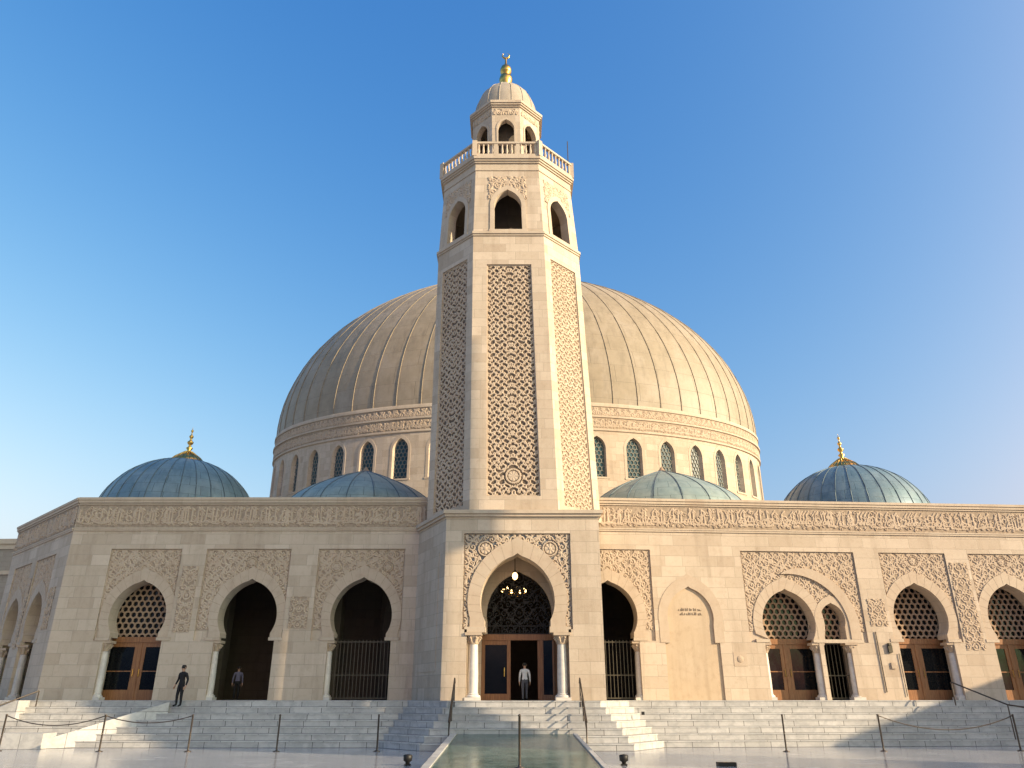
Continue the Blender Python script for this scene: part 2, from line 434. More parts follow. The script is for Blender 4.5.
def ring(mb, inner, outer, d0, d1, mp, mi=0, gap=0):
    n = len(inner); b = len(mb.v)
    for k in range(n):
        for d in (d0, d1):
            mb.v.append(tuple(mp(*inner[k], d))); mb.v.append(tuple(mp(*outer[k], d)))
    for k in range(n - 1):
        q, w = b + 4 * k, b + 4 * (k + 1)
        mb.f += [(q, q + 1, w + 1, w), (q + 2, w + 2, w + 3, q + 3), (q, w, w + 2, q + 2), (q + 1, q + 3, w + 3, w + 1)]; mb.m += [mi] * 4
    q = b; mb.f += [(q, q + 2, q + 3, q + 1)]; q = b + 4 * (n - 1); mb.f += [(q, q + 1, q + 3, q + 2)]; mb.m += [mi] * 2
def column(parent, x, y, z0, z1, r=.2, mat='column', label=None, tilt=0):
    H = z1 - z0; c = (x, y, z0)
    shaft = MB().lathe(c, [(r * 1.02, .3), (r * 1.05, H * .35), (r * .9, H - .5)], 20).build('column', M[mat], parent, smooth=True)
    bs = MB(); bs.box(x - r * 1.55, x + r * 1.55, y - r * 1.55, y + r * 1.55, z0, z0 + .14)
    bs.lathe(c, [(r * 1.5, .14), (r * 1.55, .18), (r * 1.45, .23), (r * 1.15, .25), (r * 1.2, .28), (r * 1.02, .32)], 20)
    o = bs.build('column_base', M[mat], shaft); smooth_by_angle(o, 40)
    cp = MB(); cp.lathe(c, [(r * .95, H - .52), (r * 1.12, H - .5), (r * 1.0, H - .46), (r * 1.05, H - .38), (r * 1.5, H - .17), (r * 1.6, H - .13)], 20)
    for i in range(8):            # acanthus leaves
        a = i * math.pi / 4 + .39; ca, sa = math.cos(a), math.sin(a)
        cp.tube([(x + ca * r * .95, y + sa * r * .95, z0 + H - .46), (x + ca * r * 1.2, y + sa * r * 1.2, z0 + H - .32), (x + ca * r * 1.6, y + sa * r * 1.6, z0 + H - .2), (x + ca * r * 1.75, y + sa * r * 1.75, z0 + H - .26)], [.05, .065, .05, .03], 6)
    cp.box(x - r * 1.7, x + r * 1.7, y - r * 1.7, y + r * 1.7, z0 + H - .13, z0 + H)
    o = cp.build('capital', M['relief'], shaft); smooth_by_angle(o, 40)
    return shaft
def lattice(mp, c, hw, z0, z1, d, shape, cell=.3, bar=.3, th=.07, jit=None):
    mb = MB(); rr = cell / math.sqrt(3); j = 0; z = z0
    while z < z1 + rr:
        x = c - hw - cell + (cell / 2 if j % 2 else 0)
        while x < c + hw + cell:
            if shape(x, z):
                o_ = [(x + rr * math.sin(math.pi / 3 * k), z + rr * math.cos(math.pi / 3 * k)) for k in range(6)]
                i_ = [(x + rr * (1 - bar) * math.sin(math.pi / 3 * k), z + rr * (1 - bar) * math.cos(math.pi / 3 * k)) for k in range(6)]
                b = len(mb.v)
                mb.v += [tuple(mp(*p, d)) for p in o_] + [tuple(mp(*p, d)) for p in i_] + [tuple(mp(*p, d + th)) for p in i_]
                for k in range(6):
                    k2 = (k + 1) % 6
                    mb.f += [(b + k, b + k2, b + 6 + k2, b + 6 + k), (b + 6 + k, b + 6 + k2, b + 12 + k2, b + 12 + k)]; mb.m += [0, 0]
            x += cell
        z += rr * 1.5; j += 1
    return mb

# ------------------------------------------------------------------ world, sun, camera
SUNAZ, SUNEL = 66, 19           # degrees right of the facade's normal, and above the horizon
sd = Vector((math.sin(R(SUNAZ)) * math.cos(R(SUNEL)), -math.cos(R(SUNAZ)) * math.cos(R(SUNEL)), math.sin(R(SUNEL))))
w = bpy.data.worlds.new('World'); S.world = w; w.use_nodes = True
t = w.node_tree; bg = t.nodes['Background']
sky = t.nodes.new('ShaderNodeTexSky'); sky.sky_type = 'NISHITA'; sky.sun_disc = False
sky.sun_elevation = R(SUNEL); sky.sun_rotation = math.atan2(sd.x, sd.y)
sky.altitude = 0; sky.air_density = 1.0; sky.dust_density = 5.5; sky.ozone_density = 3.0
# deepen the sky's blue and warm its horizon, as a camera's colour curve does
sp = t.nodes.new('ShaderNodeSeparateColor'); cb_ = t.nodes.new('ShaderNodeCombineColor'); t.links.new(sky.outputs[0], sp.inputs[0])
for i, (pw_, A_, mx_) in enumerate(((2.3, 13.4, 1.9), (1.33, 2.66, 2.35), (.665, 1.37, 2.5))):
    def mth(op, a, b):
        n = t.nodes.new('ShaderNodeMath'); n.operation = op; t.links.new(a, n.inputs[0]); n.inputs[1].default_value = b; return n.outputs[0]
    v = mth('MULTIPLY', sp.outputs[i], .1847); v = mth('POWER', v, pw_); v = mth('MULTIPLY', v, A_ / .3329); v = mth('MINIMUM', v, mx_ / .3329)
    t.links.new(v, cb_.inputs[i])
t.links.new(cb_.outputs[0], bg.inputs[0]); bg.inputs[1].default_value = .15
sun = bpy.data.lights.new('sun', 'SUN'); sun.energy = 3.7; sun.angle = R(.5); sun.color = (1, .785, .515)
so = bpy.data.objects.new('sun', sun); COL.objects.link(so); so.rotation_euler = (-sd).to_track_quat('-Z', 'Y').to_euler()
cam = bpy.data.cameras.new('camera'); cam.sensor_width = 36; cam.lens = 747 / 1024 * 36; cam.clip_end = 3000; cam.clip_start = .1
co = bpy.data.objects.new('camera', cam); COL.objects.link(co); co.location = (0, 0, 2.1); co.rotation_euler = (R(90 + 22.7), 0, 0)
S.camera = co
S.cycles.caustics_reflective = False; S.cycles.caustics_refractive = False
S.view_settings.view_transform = 'Standard'; S.view_settings.look = 'None'; S.view_settings.gamma = 1; S.view_settings.exposure = 1.15
S.view_settings.use_curve_mapping = False

# ------------------------------------------------------------------ ground
g = MB(); g.add([(-700, -300, 0), (700, -300, 0), (700, 1500, 0), (-700, 1500, 0)], [(0, 1, 2, 3)])
o = g.build('ground', M['ground']); o['kind'] = 'structure'

# ------------------------------------------------------------------ stairs
def offset_line(pl, d):
    out = []
    for i, p in enumerate(pl):
        ns = []
        for a, b in ((i - 1, i), (i, i + 1)):
            if a < 0 or b >= len(pl): continue
            t = Vector(pl[b]) - Vector(pl[a]); t.normalize(); ns.append(Vector((t.y, -t.x)))
        n = ns[0] if len(ns) == 1 else (ns[0] + ns[1]) / (1 + ns[0].dot(ns[1]))
        out.append((p[0] + n.x * d, p[1] + n.y * d))
    return out
EDGE = [(-42, 55.2), (-24.95, 38.85), (-5.0, 38.85), (-2.95, 36.75), (4.0, 36.75), (5.6, 38.95), (40, 41.36)]
NR = 7; RISE = FL / NR; TREAD = .36
stairs = thing('marble_staircase', 'wide white marble staircase climbing from the forecourt to the mosque doors', 'stairs', (0, 38, 0))
def strip(mb, A, B, za, zb):
    b = len(mb.v); n = len(A)
    mb.v += [(*p, za) for p in A] + [(*p, zb) for p in B]
    for i in range(n - 1): mb.f.append((b + i, b + i + 1, b + n + i + 1, b + n + i)); mb.m.append(0)
for k in range(NR):
    z = FL - k * RISE; e0 = offset_line(EDGE, k * TREAD); nose = offset_line(EDGE, k * TREAD + .025)
    mb = MB()
    if k: strip(mb, nose, offset_line(EDGE, (k - 1) * TREAD - .01), z, z)
    else: strip(mb, nose, offset_line(EDGE, -.35), z, z)
    strip(mb, e0, nose, z - .045, z - .045); strip(mb, offset_line(EDGE, k * TREAD + .0255), nose, z - .045, z)
    st = mb.build('step', M['step'], stairs)
    mr = MB(); strip(mr, e0, e0, z - RISE - .002, z - .045)
    mr.build('riser', M['riser'], st)
lp = MB(); inn = offset_line(EDGE, -.35)
lp.plate([(p[0], p[1]) for p in inn] + [(40, 62), (-42, 62)], [], FL, FL - .3, lambda x, y, z: (x, y, z))
lp.build('landing', M['step'], stairs, recalc=True)
sl = MB(); sl.box(5.93, 6.07, 37.36, 37.42, 1.32, 1.46); sl.build('step_light', M['iron'], stairs)
# sloping cheek wall on the left flight
ck = MB()
a0, a1 = Vector((-20.6, 36.35)), Vector((-16.3, 38.6)); dn = Vector((-(a1 - a0).y, (a1 - a0).x)).normalized() * .28
q = []
ck.hexa([(*(a0 + dn), 0), (*(a0 - dn), 0), (*(a1 - dn), .1), (*(a1 + dn), .1), (*(a0 + dn), .34), (*(a0 - dn), .34), (*(a1 - dn), 1.86), (*(a1 + dn), 1.86)])
ck.box(-22.3, -20.3, 35.7, 36.75, 0, .62)
tag(ck.build('cheek_wall', M['step'], loc=(-20.5, 36.4, 0), recalc=True), 'low white marble cheek wall with end block on the left flight of steps', 'low wall')
ck2 = MB()
for k in range(4): ck2.box(-25.2 + k * .55, -24.65 + k * .55, 38.1 - .25 , 38.75, .9, 1.42 + .17 * k)
tag(ck2.build('stepped_wall', M['step'], loc=(-24, 38.4, 0), recalc=True), 'small stepped marble kerb near the top of the far left steps', 'low wall')

# green ramp
rp = MB()
rp.hexa([(-2.35, 19, -.3), (2.6, 19, -.3), (2.6, 35.45, -.3), (-2.35, 35.45, -.3), (-2.35, 19, .02), (2.6, 19, .02), (2.6, 35.45, .62), (-2.35, 35.45, .62)])
ramp_o = tag(rp.build('marble_ramp', M['green'], loc=(0, 27, 0)), 'polished dark green marble ramp rising to the foot of the central steps', 'ramp')
for x0, x1 in ((-2.6, -2.352), (2.602, 2.75)):
    kb = MB(); kb.hexa([(x0, 19, -.3), (x1, 19, -.3), (x1, 35.2, -.3), (x0, 35.2, -.3), (x0, 19, .06), (x1, 19, .06), (x1, 35.2, .66), (x0, 35.2, .66)])
    tag(kb.build('ramp_kerb', M['step'], loc=(x0, 27, 0)), 'white marble kerb along the ' + ('left' if x0 < 0 else 'right') + ' side of the green ramp', 'kerb')

# ------------------------------------------------------------------ mosque
mosque = thing('mosque', 'broad limestone mosque with carved arcades and a huge ribbed central dome', 'mosque', (0, 41, FL))
RES = .032
def alfiz_hole(c, hw, top, zi, wo): return [(c - hw, zi), (c - hw, top), (c + hw, top), (c + hw, zi), (c + wo, zi), (c + wo, FL - .04), (c - wo, FL - .04), (c - wo, zi)]
def hexshape(c, pts, wo, zi):
    f = inside(keyhole(pts, wo, zi, zi - .3, c)); return lambda x, z: f(x, z)
def bay(mp, c, r, wi, zc, zi, hwL, hwR, top, seed, kind, cols, depth=.95, medal=(), wo=None, skip=None):
    """one arch: archivolt, carved spandrel, columns, and the door, gate or nothing inside it; returns its holes"""
    wo = wo or r + .02
    pts = arch(c, wi, r, zi, zc); out = arch(c, wi + .62, r + .5, zi, zc, .24)
    a = MB(); ring(a, pts, out, .03, .104, mp)
    n = len(pts)
    for k in (0, n - 1): pass
    o = a.build('archivolt', M['vouss'], mosque, recalc=True)
    vj = MB()                                   # joints between the arch stones
    for k in range(3, n - 3, 2):
        p, q = Vector(pts[k]), Vector(out[k]); d = (q - p).normalized(); s_ = Vector((-d.y, d.x)) * .009
        vj.hexa([mp(*(p + s_ + d * .02), .027), mp(*(p - s_ + d * .02), .027), mp(*(q - s_ - d * .02), .027), mp(*(q + s_ - d * .02), .027), mp(*(p + s_ + d * .02), .04), mp(*(p - s_ + d * .02), .04), mp(*(q - s_ - d * .02), .04), mp(*(q + s_ - d * .02), .04)])
    vj.build('joint', M['reliefbg'], o)
    hw = hwL + hwR; u0 = c - hwL + .06
    H = arabesque(hw - .12, top - zi - .45, RES, seed, cell=.38, rad=.036, medal=medal)
    ins = inside([(x, z) for x, z in out] + [(c - wi - .62, zi - 1), (c + wi + .62, zi - 1)])
    relief('carved_spandrel', mp, u0, zi + .4, RES, H, .1, .04, [M['relief'], M['reliefbg']], mosque, drop=lambda x, z: ins(x, z) or (skip is not None and skip(x, z)))
    for s_ in (-1, 1):
        e0, e1 = sorted((c + s_ * (wi - .04), c + s_ * (wi + .7)))
        MB().mbox(mp, e0, e1, zi - .16, zi + .0, -.03, .2).build('impost', M['trim'], mosque)
    for s_ in cols:
        x, y, _ = mp(c + s_ * (wo - .02), 0, .36); column(mosque, x, y, FL, zi - .16, .2)
    if kind == 'door': make_door(mp, c, wo, zi, pts, depth + .1)
    if kind == 'gate': make_gate(mp, c, wo, zi, .55)
    return pts, wo
def make_door(mp, c, wo, zi, pts, d):
    h = wo + .5
    fr = MB()
    fr.mbox(mp, c - h, c + h, zi - .2, zi + .08, d - .06, d + .1)
    lw = wo - .05
    for x in (-h, -lw * .06 - .0, h - .16): fr.mbox(mp, c + x, c + x + (.16 if abs(x) > .3 else lw * .12), FL, zi - .2, d - .03, d + .1)
    for x0, x1 in ((-h + .16, -lw * .06), (lw * .06, h - .16)):
        fr.mbox(mp, c + x0, c + x1, FL, FL + .5, d, d + .08); fr.mbox(mp, c + x0, c + x1, zi - .42, zi - .2, d, d + .08)
        fr.mbox(mp, c + x0, c + x0 + .2, FL + .5, zi - .42, d, d + .08); fr.mbox(mp, c + x1 - .2, c + x1, FL + .5, zi - .42, d, d + .08)
        fr.mbox(mp, c + x0 + .2, c + x1 - .2, FL + 1.38, FL + 1.43, d + .02, d + .07)
    door = fr.build('door', M['wood'], mosque)
    for x0, x1 in ((-h + .16, -lw * .06), (lw * .06, h - .16)):
        MB().mbox(mp, c + x0 + .19, c + x1 - .19, FL + .49, zi - .41, d + .04, d + .06).build('pane', M['glass'], door)
    for x in (-.16, .16):
        MB().tube([mp(c + x, FL + 1.15, d - .0), mp(c + x, FL + 1.15, d - .07), mp(c + x, FL + 1.5, d - .07), mp(c + x, FL + 1.5, d)], .02).build('handle', M['gold'], door)
    zt = max(p[1] for p in pts)
    sh = inside([(c - h, zi + .08), (c + h, zi + .08), (c + h, zt + .3), (c - h, zt + .3)])
    lt = lattice(mp, c, h, zi + .08, zt + .3, d, sh, .33, .27, .09).build('window_screen', M['screen'], mosque)
    MB().mbox(mp, c - h, c + h, zi + .06, zt + .4, d + .12, d + .16).build('pane', M['glass'], lt)
def make_gate(mp, c, wo, zi, d):
    g_ = MB(); n = int(wo * 2 / .19)
    for i in range(n + 1):
        u = c - wo + i * 2 * wo / n; g_.mbox(mp, u - .016, u + .016, FL + .06, zi - .1, d, d + .032)
    for z in (FL + .1, FL + 1.2, zi - .2): g_.mbox(mp, c - wo, c + wo, z - .025, z + .025, d - .01, d + .042)
    g_.build('iron_gate', M['irong'], mosque)
def wing(mp, u0, u1, bays, extra_holes0, extra_holes1, zt=12.05):
    b = MB(); b.plate([(u0, FL - .3), (u1, FL - .3), (u1, zt), (u0, zt)], [h for h, _ in bays] + extra_holes0, 0, .1, mp)
    o = b.build('wall', M['wall'], mosque, recalc=True)
    c = MB(); c.plate([(u0, FL - .3), (u1, FL - .3), (u1, zt - .02), (u0, zt - .02)], [h for _, h in bays] + extra_holes1, .101, .95, mp)
    c.build('inner_wall', M['wall'], mosque, recalc=True); return o
def frieze(mp, u0, u1, seed, z0=10.62, z1=12.0):
    H = calligraphy(u1 - u0, z1 - z0 - .12, RES, seed)
    relief('carved_frieze', mp, u0, z0 + .06, RES, H, -.012, .042, [M['relief'], M['reliefbg']], mosque)
    m = MB(); m.mbox(mp, u0, u1, z0 - .12, z0 - .02, -.06, .02); m.mbox(mp, u0, u1, z0 - .02, z0 + .05, -.09, .02); m.mbox(mp, u0, u1, z1 - .05, z1 + .02, -.07, .02)
    m.build('moulding', M['trim'], mosque)
    cp = MB(); cp.mbox(mp, u0 - .05, u1 + .05, 12.05, 12.2, -.12, .9); cp.mbox(mp, u0 - .05, u1 + .05, 12.202, 12.34, -.17, .95)
    cp.build('coping', M['trim'], mosque)
def patch(mp, u0, u1, z0, z1, seed):
    H = arabesque(u1 - u0, z1 - z0, RES, seed, cell=.4, rad=.034)
    relief('carved_panel', mp, u0, z0, RES, H, -.004, .035, [M['relief'], M['reliefbg']], mosque)
ZI, ZC = 4.95, 6.0
def mkbay(mp, c, r, hwL, hwR, seed, kind, cols, medal=(), zi=ZI, zc=ZC, top=9.52, skip=None):
    wi = r * .84
    pts, wo = bay(mp, c, r, wi, zc, zi, hwL, hwR, top, seed, kind, cols, medal=medal, skip=skip)
    h0 = [(c - hwL, zi - .16), (c - hwL, top), (c + hwR, top), (c + hwR, zi - .16), (c + wo, zi - .16), (c + wo, FL - .04), (c - wo, FL - .04), (c - wo, zi - .16)]
    return h0, keyhole(pts, wo, zi - .002, FL - .04, c)
# left wing
bl = [mkbay(MPL, -19.75, 1.5, 2.05, 1.8, 11, 'door', (-1,)),
      mkbay(MPL, -13.95, 1.55, 2.65, 1.95, 12, None, (-1,), medal=((2.45, 3.45, .27),)),
      mkbay(MPL, -7.95, 1.62, 2.55, 2.15, 13, 'gate', (-1,), medal=((.95, 3.2, .27), (3.75, 3.2, .25)))]
wing(MPL, -24.1, -4.6, bl, [], [])
frieze(MPL, -24.05, -4.7, 21)
patch(MPL, -17.75, -16.9, 5.2, 8.6, 31); patch(MPL, -11.75, -10.75, 5.4, 7.0, 32)
# canted left wall
bc = [mkbay(MPC, 3.1, 1.3, 1.75, 1.75, 14, None, (-1,)), mkbay(MPC, 7.5, 1.3, 1.75, 1.75, 15, 'gate', (-1,), medal=((1.7, 3.5, .22),))]
wing(MPC, 0, CLEN, bc, [], [])
frieze(MPC, 0, CLEN - .02, 22)
patch(MPC, 5.0, 5.6, 4.6, 8.6, 33); patch(MPC, 9.5, 10.6, 5.4, 7.6, 34)
# right wing
SK2 = inside(arch(13.3, .62, .7, 4.7, 5.9, .3))
br_ = [mkbay(MPR, 1.15, 1.5, 2.4, 2.4, 16, 'gate', (1,)),
       mkbay(MPR, 10.85, 1.45, 2.25, 4.2, 17, 'door', (-1, 1), zi=4.9, zc=5.7, skip=SK2),
       mkbay(MPR, 18.25, 1.52, 1.75, 2.1, 18, 'door', (1,), medal=((1.9, 3.75, .25),)),
       mkbay(MPR, 23.6, 1.52, 1.9, 2.1, 19, 'door', (1,), medal=((1.9, 3.75, .25),))]
# blind niche
nc = 5.5; npts = arch(nc, 1.2, 1.24, 4.7, 5.95, .3)
nh = keyhole(npts, 1.46, 4.7, FL - .04, nc)
# second, narrow screened arch of the double bay and the big half arch over it
c2 = 13.3; p2 = arch(c2, .6, .68, 4.9, 5.9, .3); h2 = keyhole(p2, .74, 4.898, FL - .04, c2)
h2f = [(c2 - .74, FL - .04), (c2 - .74, 4.735), (c2 + .74, 4.735), (c2 + .74, FL - .04)]
wing(MPR, -1.6, 34, br_, [nh, h2f], [h2])
frieze(MPR, .42, 34, 23)
nb = MB(); nb.mbox(MPR, nc - 1.7, nc + 1.7, FL - .04, 8.2, .085, .1005); nb.build('niche_back', M['niche'], mosque)
no = arch(nc, 1.72, 1.74, 4.7, 5.95, .3); nr = MB(); ring(nr, npts, no, -.022, .0, MPR)
nr.build('niche_surround', M['vouss'], mosque, recalc=True)
p2o = arch(c2, .95, 1.0, 4.9, 5.9, .3); a2 = MB(); ring(a2, p2, p2o, .02, .104, MPR); a2.build('archivolt', M['vouss'], mosque, recalc=True)
qi, qo = [], []
for i in range(23):
    a = i / 22 * R(97); k = min(1, (22 - i) / 7) ** .7
    qi.append((11.1 + 3.05 * math.cos(a), 5.55 + 2.75 * math.sin(a))); qo.append((11.1 + (3.05 + .55 * k + .02) * math.cos(a), 5.55 + (2.75 + .5 * k + .02) * math.sin(a)))
a3 = MB(); ring(a3, [(14.15, 4.9)] + qi, [(14.7, 4.9)] + qo, -.03, .103, MPR); a3.build('archivolt', M['vouss'], mosque, recalc=True)
for x in (14.1,):
    p = MPR(x, 0, .3); column(mosque, p[0], p[1], FL, 4.75, .2)
MB().mbox(MPR, c2 - 1.1, c2 + 1.5, 4.72, 4.897, -.02, .25).build('impost', M['trim'], mosque)
lt = lattice(MPR, c2, .9, 4.98, 7.1, .7, lambda x, z: abs(x - c2) < .95 and 4.95 < z < 7.2, .33, .27, .09).build('window_screen', M['screen'], mosque)
MB().mbox(MPR, c2 - .95, c2 + .95, 4.9, 7.3, .82, .86).build('pane', M['glass'], lt)
make_gate(MPR, c2, .74, 4.9, .6)
patch(MPR, 20.45, 21.5, 4.4, 9.0, 35); patch(MPR, 15.35, 16.3, 5.6, 7.0, 36)
# carved writing in the niche: two short lines of raised script
ins_ = MB(); rg = random.Random(4)
for row in (0, 1):
    u = nc - .6 + .07 * row; z = 6.32 - .22 * row
    while u < nc + .58:
        k = rg.random(); hh = rg.uniform(.07, .15)
        ins_.mbox(MPR, u, u + .028, z, z + hh, .065, .086)
        if k > .35: ins_.mbox(MPR, u + .0281, u + .1, z, z + .026, .065, .086)
        if k > .6: ins_.mbox(MPR, u + .05, u + .075, z + .06, z + .085, .065, .086)
        u += rg.choice((.075, .11, .13))
ins_.build('inscription', plain('inscription', (.23, .17, .12), .95), mosque)
# small things on the right wall: conduit, call box, medallion plate
cd = MB(); cd.tube([MPR(15.55, 2.3, -.05), MPR(15.5, 5.3, -.05)], .03); cd.tube([MPR(16.62, 2.1, -.05), MPR(16.58, 4.2, -.05)], .02); cd.build('conduit', M['steel'], mosque)
bx = MB(); bx.mbox(MPR, 16.02, 16.24, 4.25, 4.6, -.12, 0); bx.mbox(MPR, 16.06, 16.2, 4.6, 4.72, -.16, 0); bx.build('call_box', M['irong'], mosque)
bx2 = MB(); bx2.mbox(MPR, 16.05, 16.3, 3.45, 3.75, -.07, 0); bx2.build('junction_box', M['trim'], mosque)
pl = MB(); pl.mbox(MPR, 7.6, 8.3, 3.55, 4.25, -.015, 0); x, y, z = MPR(7.95, 3.9, -.03)
pl.tube([MPR(7.95, 3.9, -.02), MPR(7.95, 3.9, -.04), MPR(7.95, 3.9, -.06)], [.17, .15, .07], 16); pl.build('wall_plaque', M['vouss'], mosque)
# loggia rooms behind the arcades
def room(mp, u0, u1, dm=7.5):
    r_ = MB(); r_.mbox(mp, u0, u1, FL, 9.9, dm, dm + .3); r_.mbox(mp, u0, u1, 9.6, 9.9, .951, dm)
    for u in (u0, u1 - .3): r_.mbox(mp, u, u + .3, FL, 9.6, .951, dm)
    return r_
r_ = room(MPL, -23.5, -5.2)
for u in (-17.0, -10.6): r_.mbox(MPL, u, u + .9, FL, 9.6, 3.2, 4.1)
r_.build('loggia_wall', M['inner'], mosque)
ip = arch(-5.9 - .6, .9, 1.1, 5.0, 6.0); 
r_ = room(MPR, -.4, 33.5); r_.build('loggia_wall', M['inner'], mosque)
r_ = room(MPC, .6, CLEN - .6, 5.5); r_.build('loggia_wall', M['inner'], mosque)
rf = MB()
rf.plate([(-32, 49.6), (-23.8, 41.8), (-4.6, 41.9), (4.6, 41.9), (37, 44.2), (37, 95), (-32, 95)], [], 11.4, 11.7, lambda x, y, z: (x, y, z))
rf.build('roof', M['roof'], mosque, recalc=True)
bw_ = MB(); bw_.box(-32.3, -31.9, 49.1, 95, FL, 12.2); bw_.box(37, 37.4, 43.4, 95, FL, 12.2); bw_.box(-32.3, 37.4, 95, 95.4, FL, 12.2)
bw_.build('wall', M['wall'], mosque)
# screened arch glimpsed inside the gated loggia
mpi = frame(-6.9, 44.2, R(-62))
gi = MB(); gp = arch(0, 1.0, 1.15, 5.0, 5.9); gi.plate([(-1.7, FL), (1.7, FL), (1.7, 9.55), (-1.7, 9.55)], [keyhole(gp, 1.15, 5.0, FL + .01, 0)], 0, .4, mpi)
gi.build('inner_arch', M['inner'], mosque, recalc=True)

# ---- main dome
DX, DY, DK, DR, DZ0, DZC, DH = .43, 70, .52, 23.3, 24.6, 25.3, 17.2
def ZD(z): return DZ0 + (z - 22.75) * 1.07
def dome_pt(th, ph, off=0):
    r = (DR + off) * max(0, math.cos(ph)) ** .95; return (DX + r * math.sin(th), DY - DK * r * math.cos(th), DZC + (DH + off) * math.sin(ph))
pb = -math.asin((DZC - DZ0) / DH)
db = MB(); uv = []; NA, NP = 132, 30
for j in range(NP + 1):
    ph = pb + (math.pi / 2 - .004 - pb) * j / NP
    for i in range(NA + 1):
        th = 2 * math.pi * i / NA; db.v.append(dome_pt(th, ph)); uv.append((th * DR * .55, ph * 20))
for j in range(NP):
    for i in range(NA): q = j * (NA + 1) + i; db.f.append((q, q + 1, q + NA + 2, q + NA + 1)); db.m.append(0)
dome = db.build('dome', M['lead'], mosque, smooth=True, uv=uv); dome['label'] = 'huge ribbed grey beige central dome'
NRIB = 62
for k in range(NRIB):
    th = 2 * math.pi * (k + .5) / NRIB
    if math.cos(th) < -.45: continue
    pts = [dome_pt(th, pb + (R(86) - pb) * i / 22, .02) for i in range(23)]
    MB().tube(pts, [.045 - .02 * i / 22 for i in range(23)], 6).build('dome_rib', M['leadrib'], dome, smooth=True)
kk = math.cos(pb) ** .95
def ringz(prof, n=132):       # elliptical ring mouldings; prof (r, z) absolute
    b = MB(); b.lathe((DX, DY, 0), [(r, ZD(z)) for r, z in prof], n, ky=DK); return b
RD = DR * kk
cr = ringz([(RD - .6, 22.95), (RD + .1, 22.95), (RD + .16, 22.85), (RD + .16, 22.65), (RD + .02, 22.6), (RD + .02, 21.95), (RD + .2, 21.9), (RD + .2, 21.75), (RD + .03, 21.7), (RD + .03, 20.85), (RD + .12, 20.8), (RD + .12, 20.68), (RD - .05, 20.62), (RD - .5, 20.62)])
o = cr.build('dome_cornice', M['trim'], mosque); smooth_by_angle(o, 25)
per = math.pi * (3 * (1 + DK) - math.sqrt((3 + DK) * (1 + 3 * DK))) * RD
def mpD(r0):
    def f(u, z, d):
        th = u / RD; r = r0 - d; return (DX + r * math.sin(th), DY - DK * r * math.cos(th), ZD(z))
    return f
for zz, hh, sd_ in ((21.72, .9, 41), (20.84, .88, 42)):
    pass
LB = RD * R(112)
H = calligraphy(2 * LB, .8, .05, 43); relief('dome_frieze', mpD(RD + .035), -LB, 20.87, .05, H, 0, .07, [M['relief'], M['reliefbg']], mosque)
H = arabesque(2 * LB, .6, .05, 44, cell=.5, rad=.05); relief('dome_frieze', mpD(RD + .025), -LB, 21.97, .05, H, 0, .06, [M['relief'], M['reliefbg']], mosque)
NW = 44; DU = 2 * math.pi * RD / NW; mpw = mpD(RD - .05)
drum = MB(); wins = []
for k in range(NW):
    uc = (k - NW / 2) * DU
    th = uc / RD
    o4 = []
    n = 4
    lo = [(uc - DU / 2 + DU * i / n, 10.6) for i in range(n + 1)]; hi = [(uc + DU / 2 - DU * i / n, 20.64) for i in range(n + 1)]
    if abs(th) < R(112):
        ap = arch(uc, .73, .74, 17.0, 19.25, .35); hole = ap
        drum.plate(lo + hi, [hole], 0, .55, mpw, back=False); wins.append((uc, ap))
    else: drum.plate(lo + hi, [], 0, .55, mpw, back=False)
o = drum.build('drum', M['wall'], mosque, recalc=True)
for uc, ap in wins:
    fr = MB(); ou = arch(uc, .97, .98, 17.0, 19.25, .35); ring(fr, ap, ou, -.03, .02, mpw); fr.mbox(mpw, uc - 1.0, uc + 1.0, 16.86, 17.0, -.08, .3)
    wo_ = fr.build('window', M['trim'], mosque, recalc=True)
    MB().mbox(mpw, uc - .8, uc + .8, 17.0, 20.3, .42, .45).build('pane', M['teal'], wo_)
    ins2 = inside([(uc - .8, 17), (uc + .8, 17), (uc + .8, 20.4), (uc - .8, 20.4)])
    lattice(mpw, uc, .82, 17.05, 20.4, .34, ins2, .36, .2, .05).build('window_screen', M['screen2'], wo_)
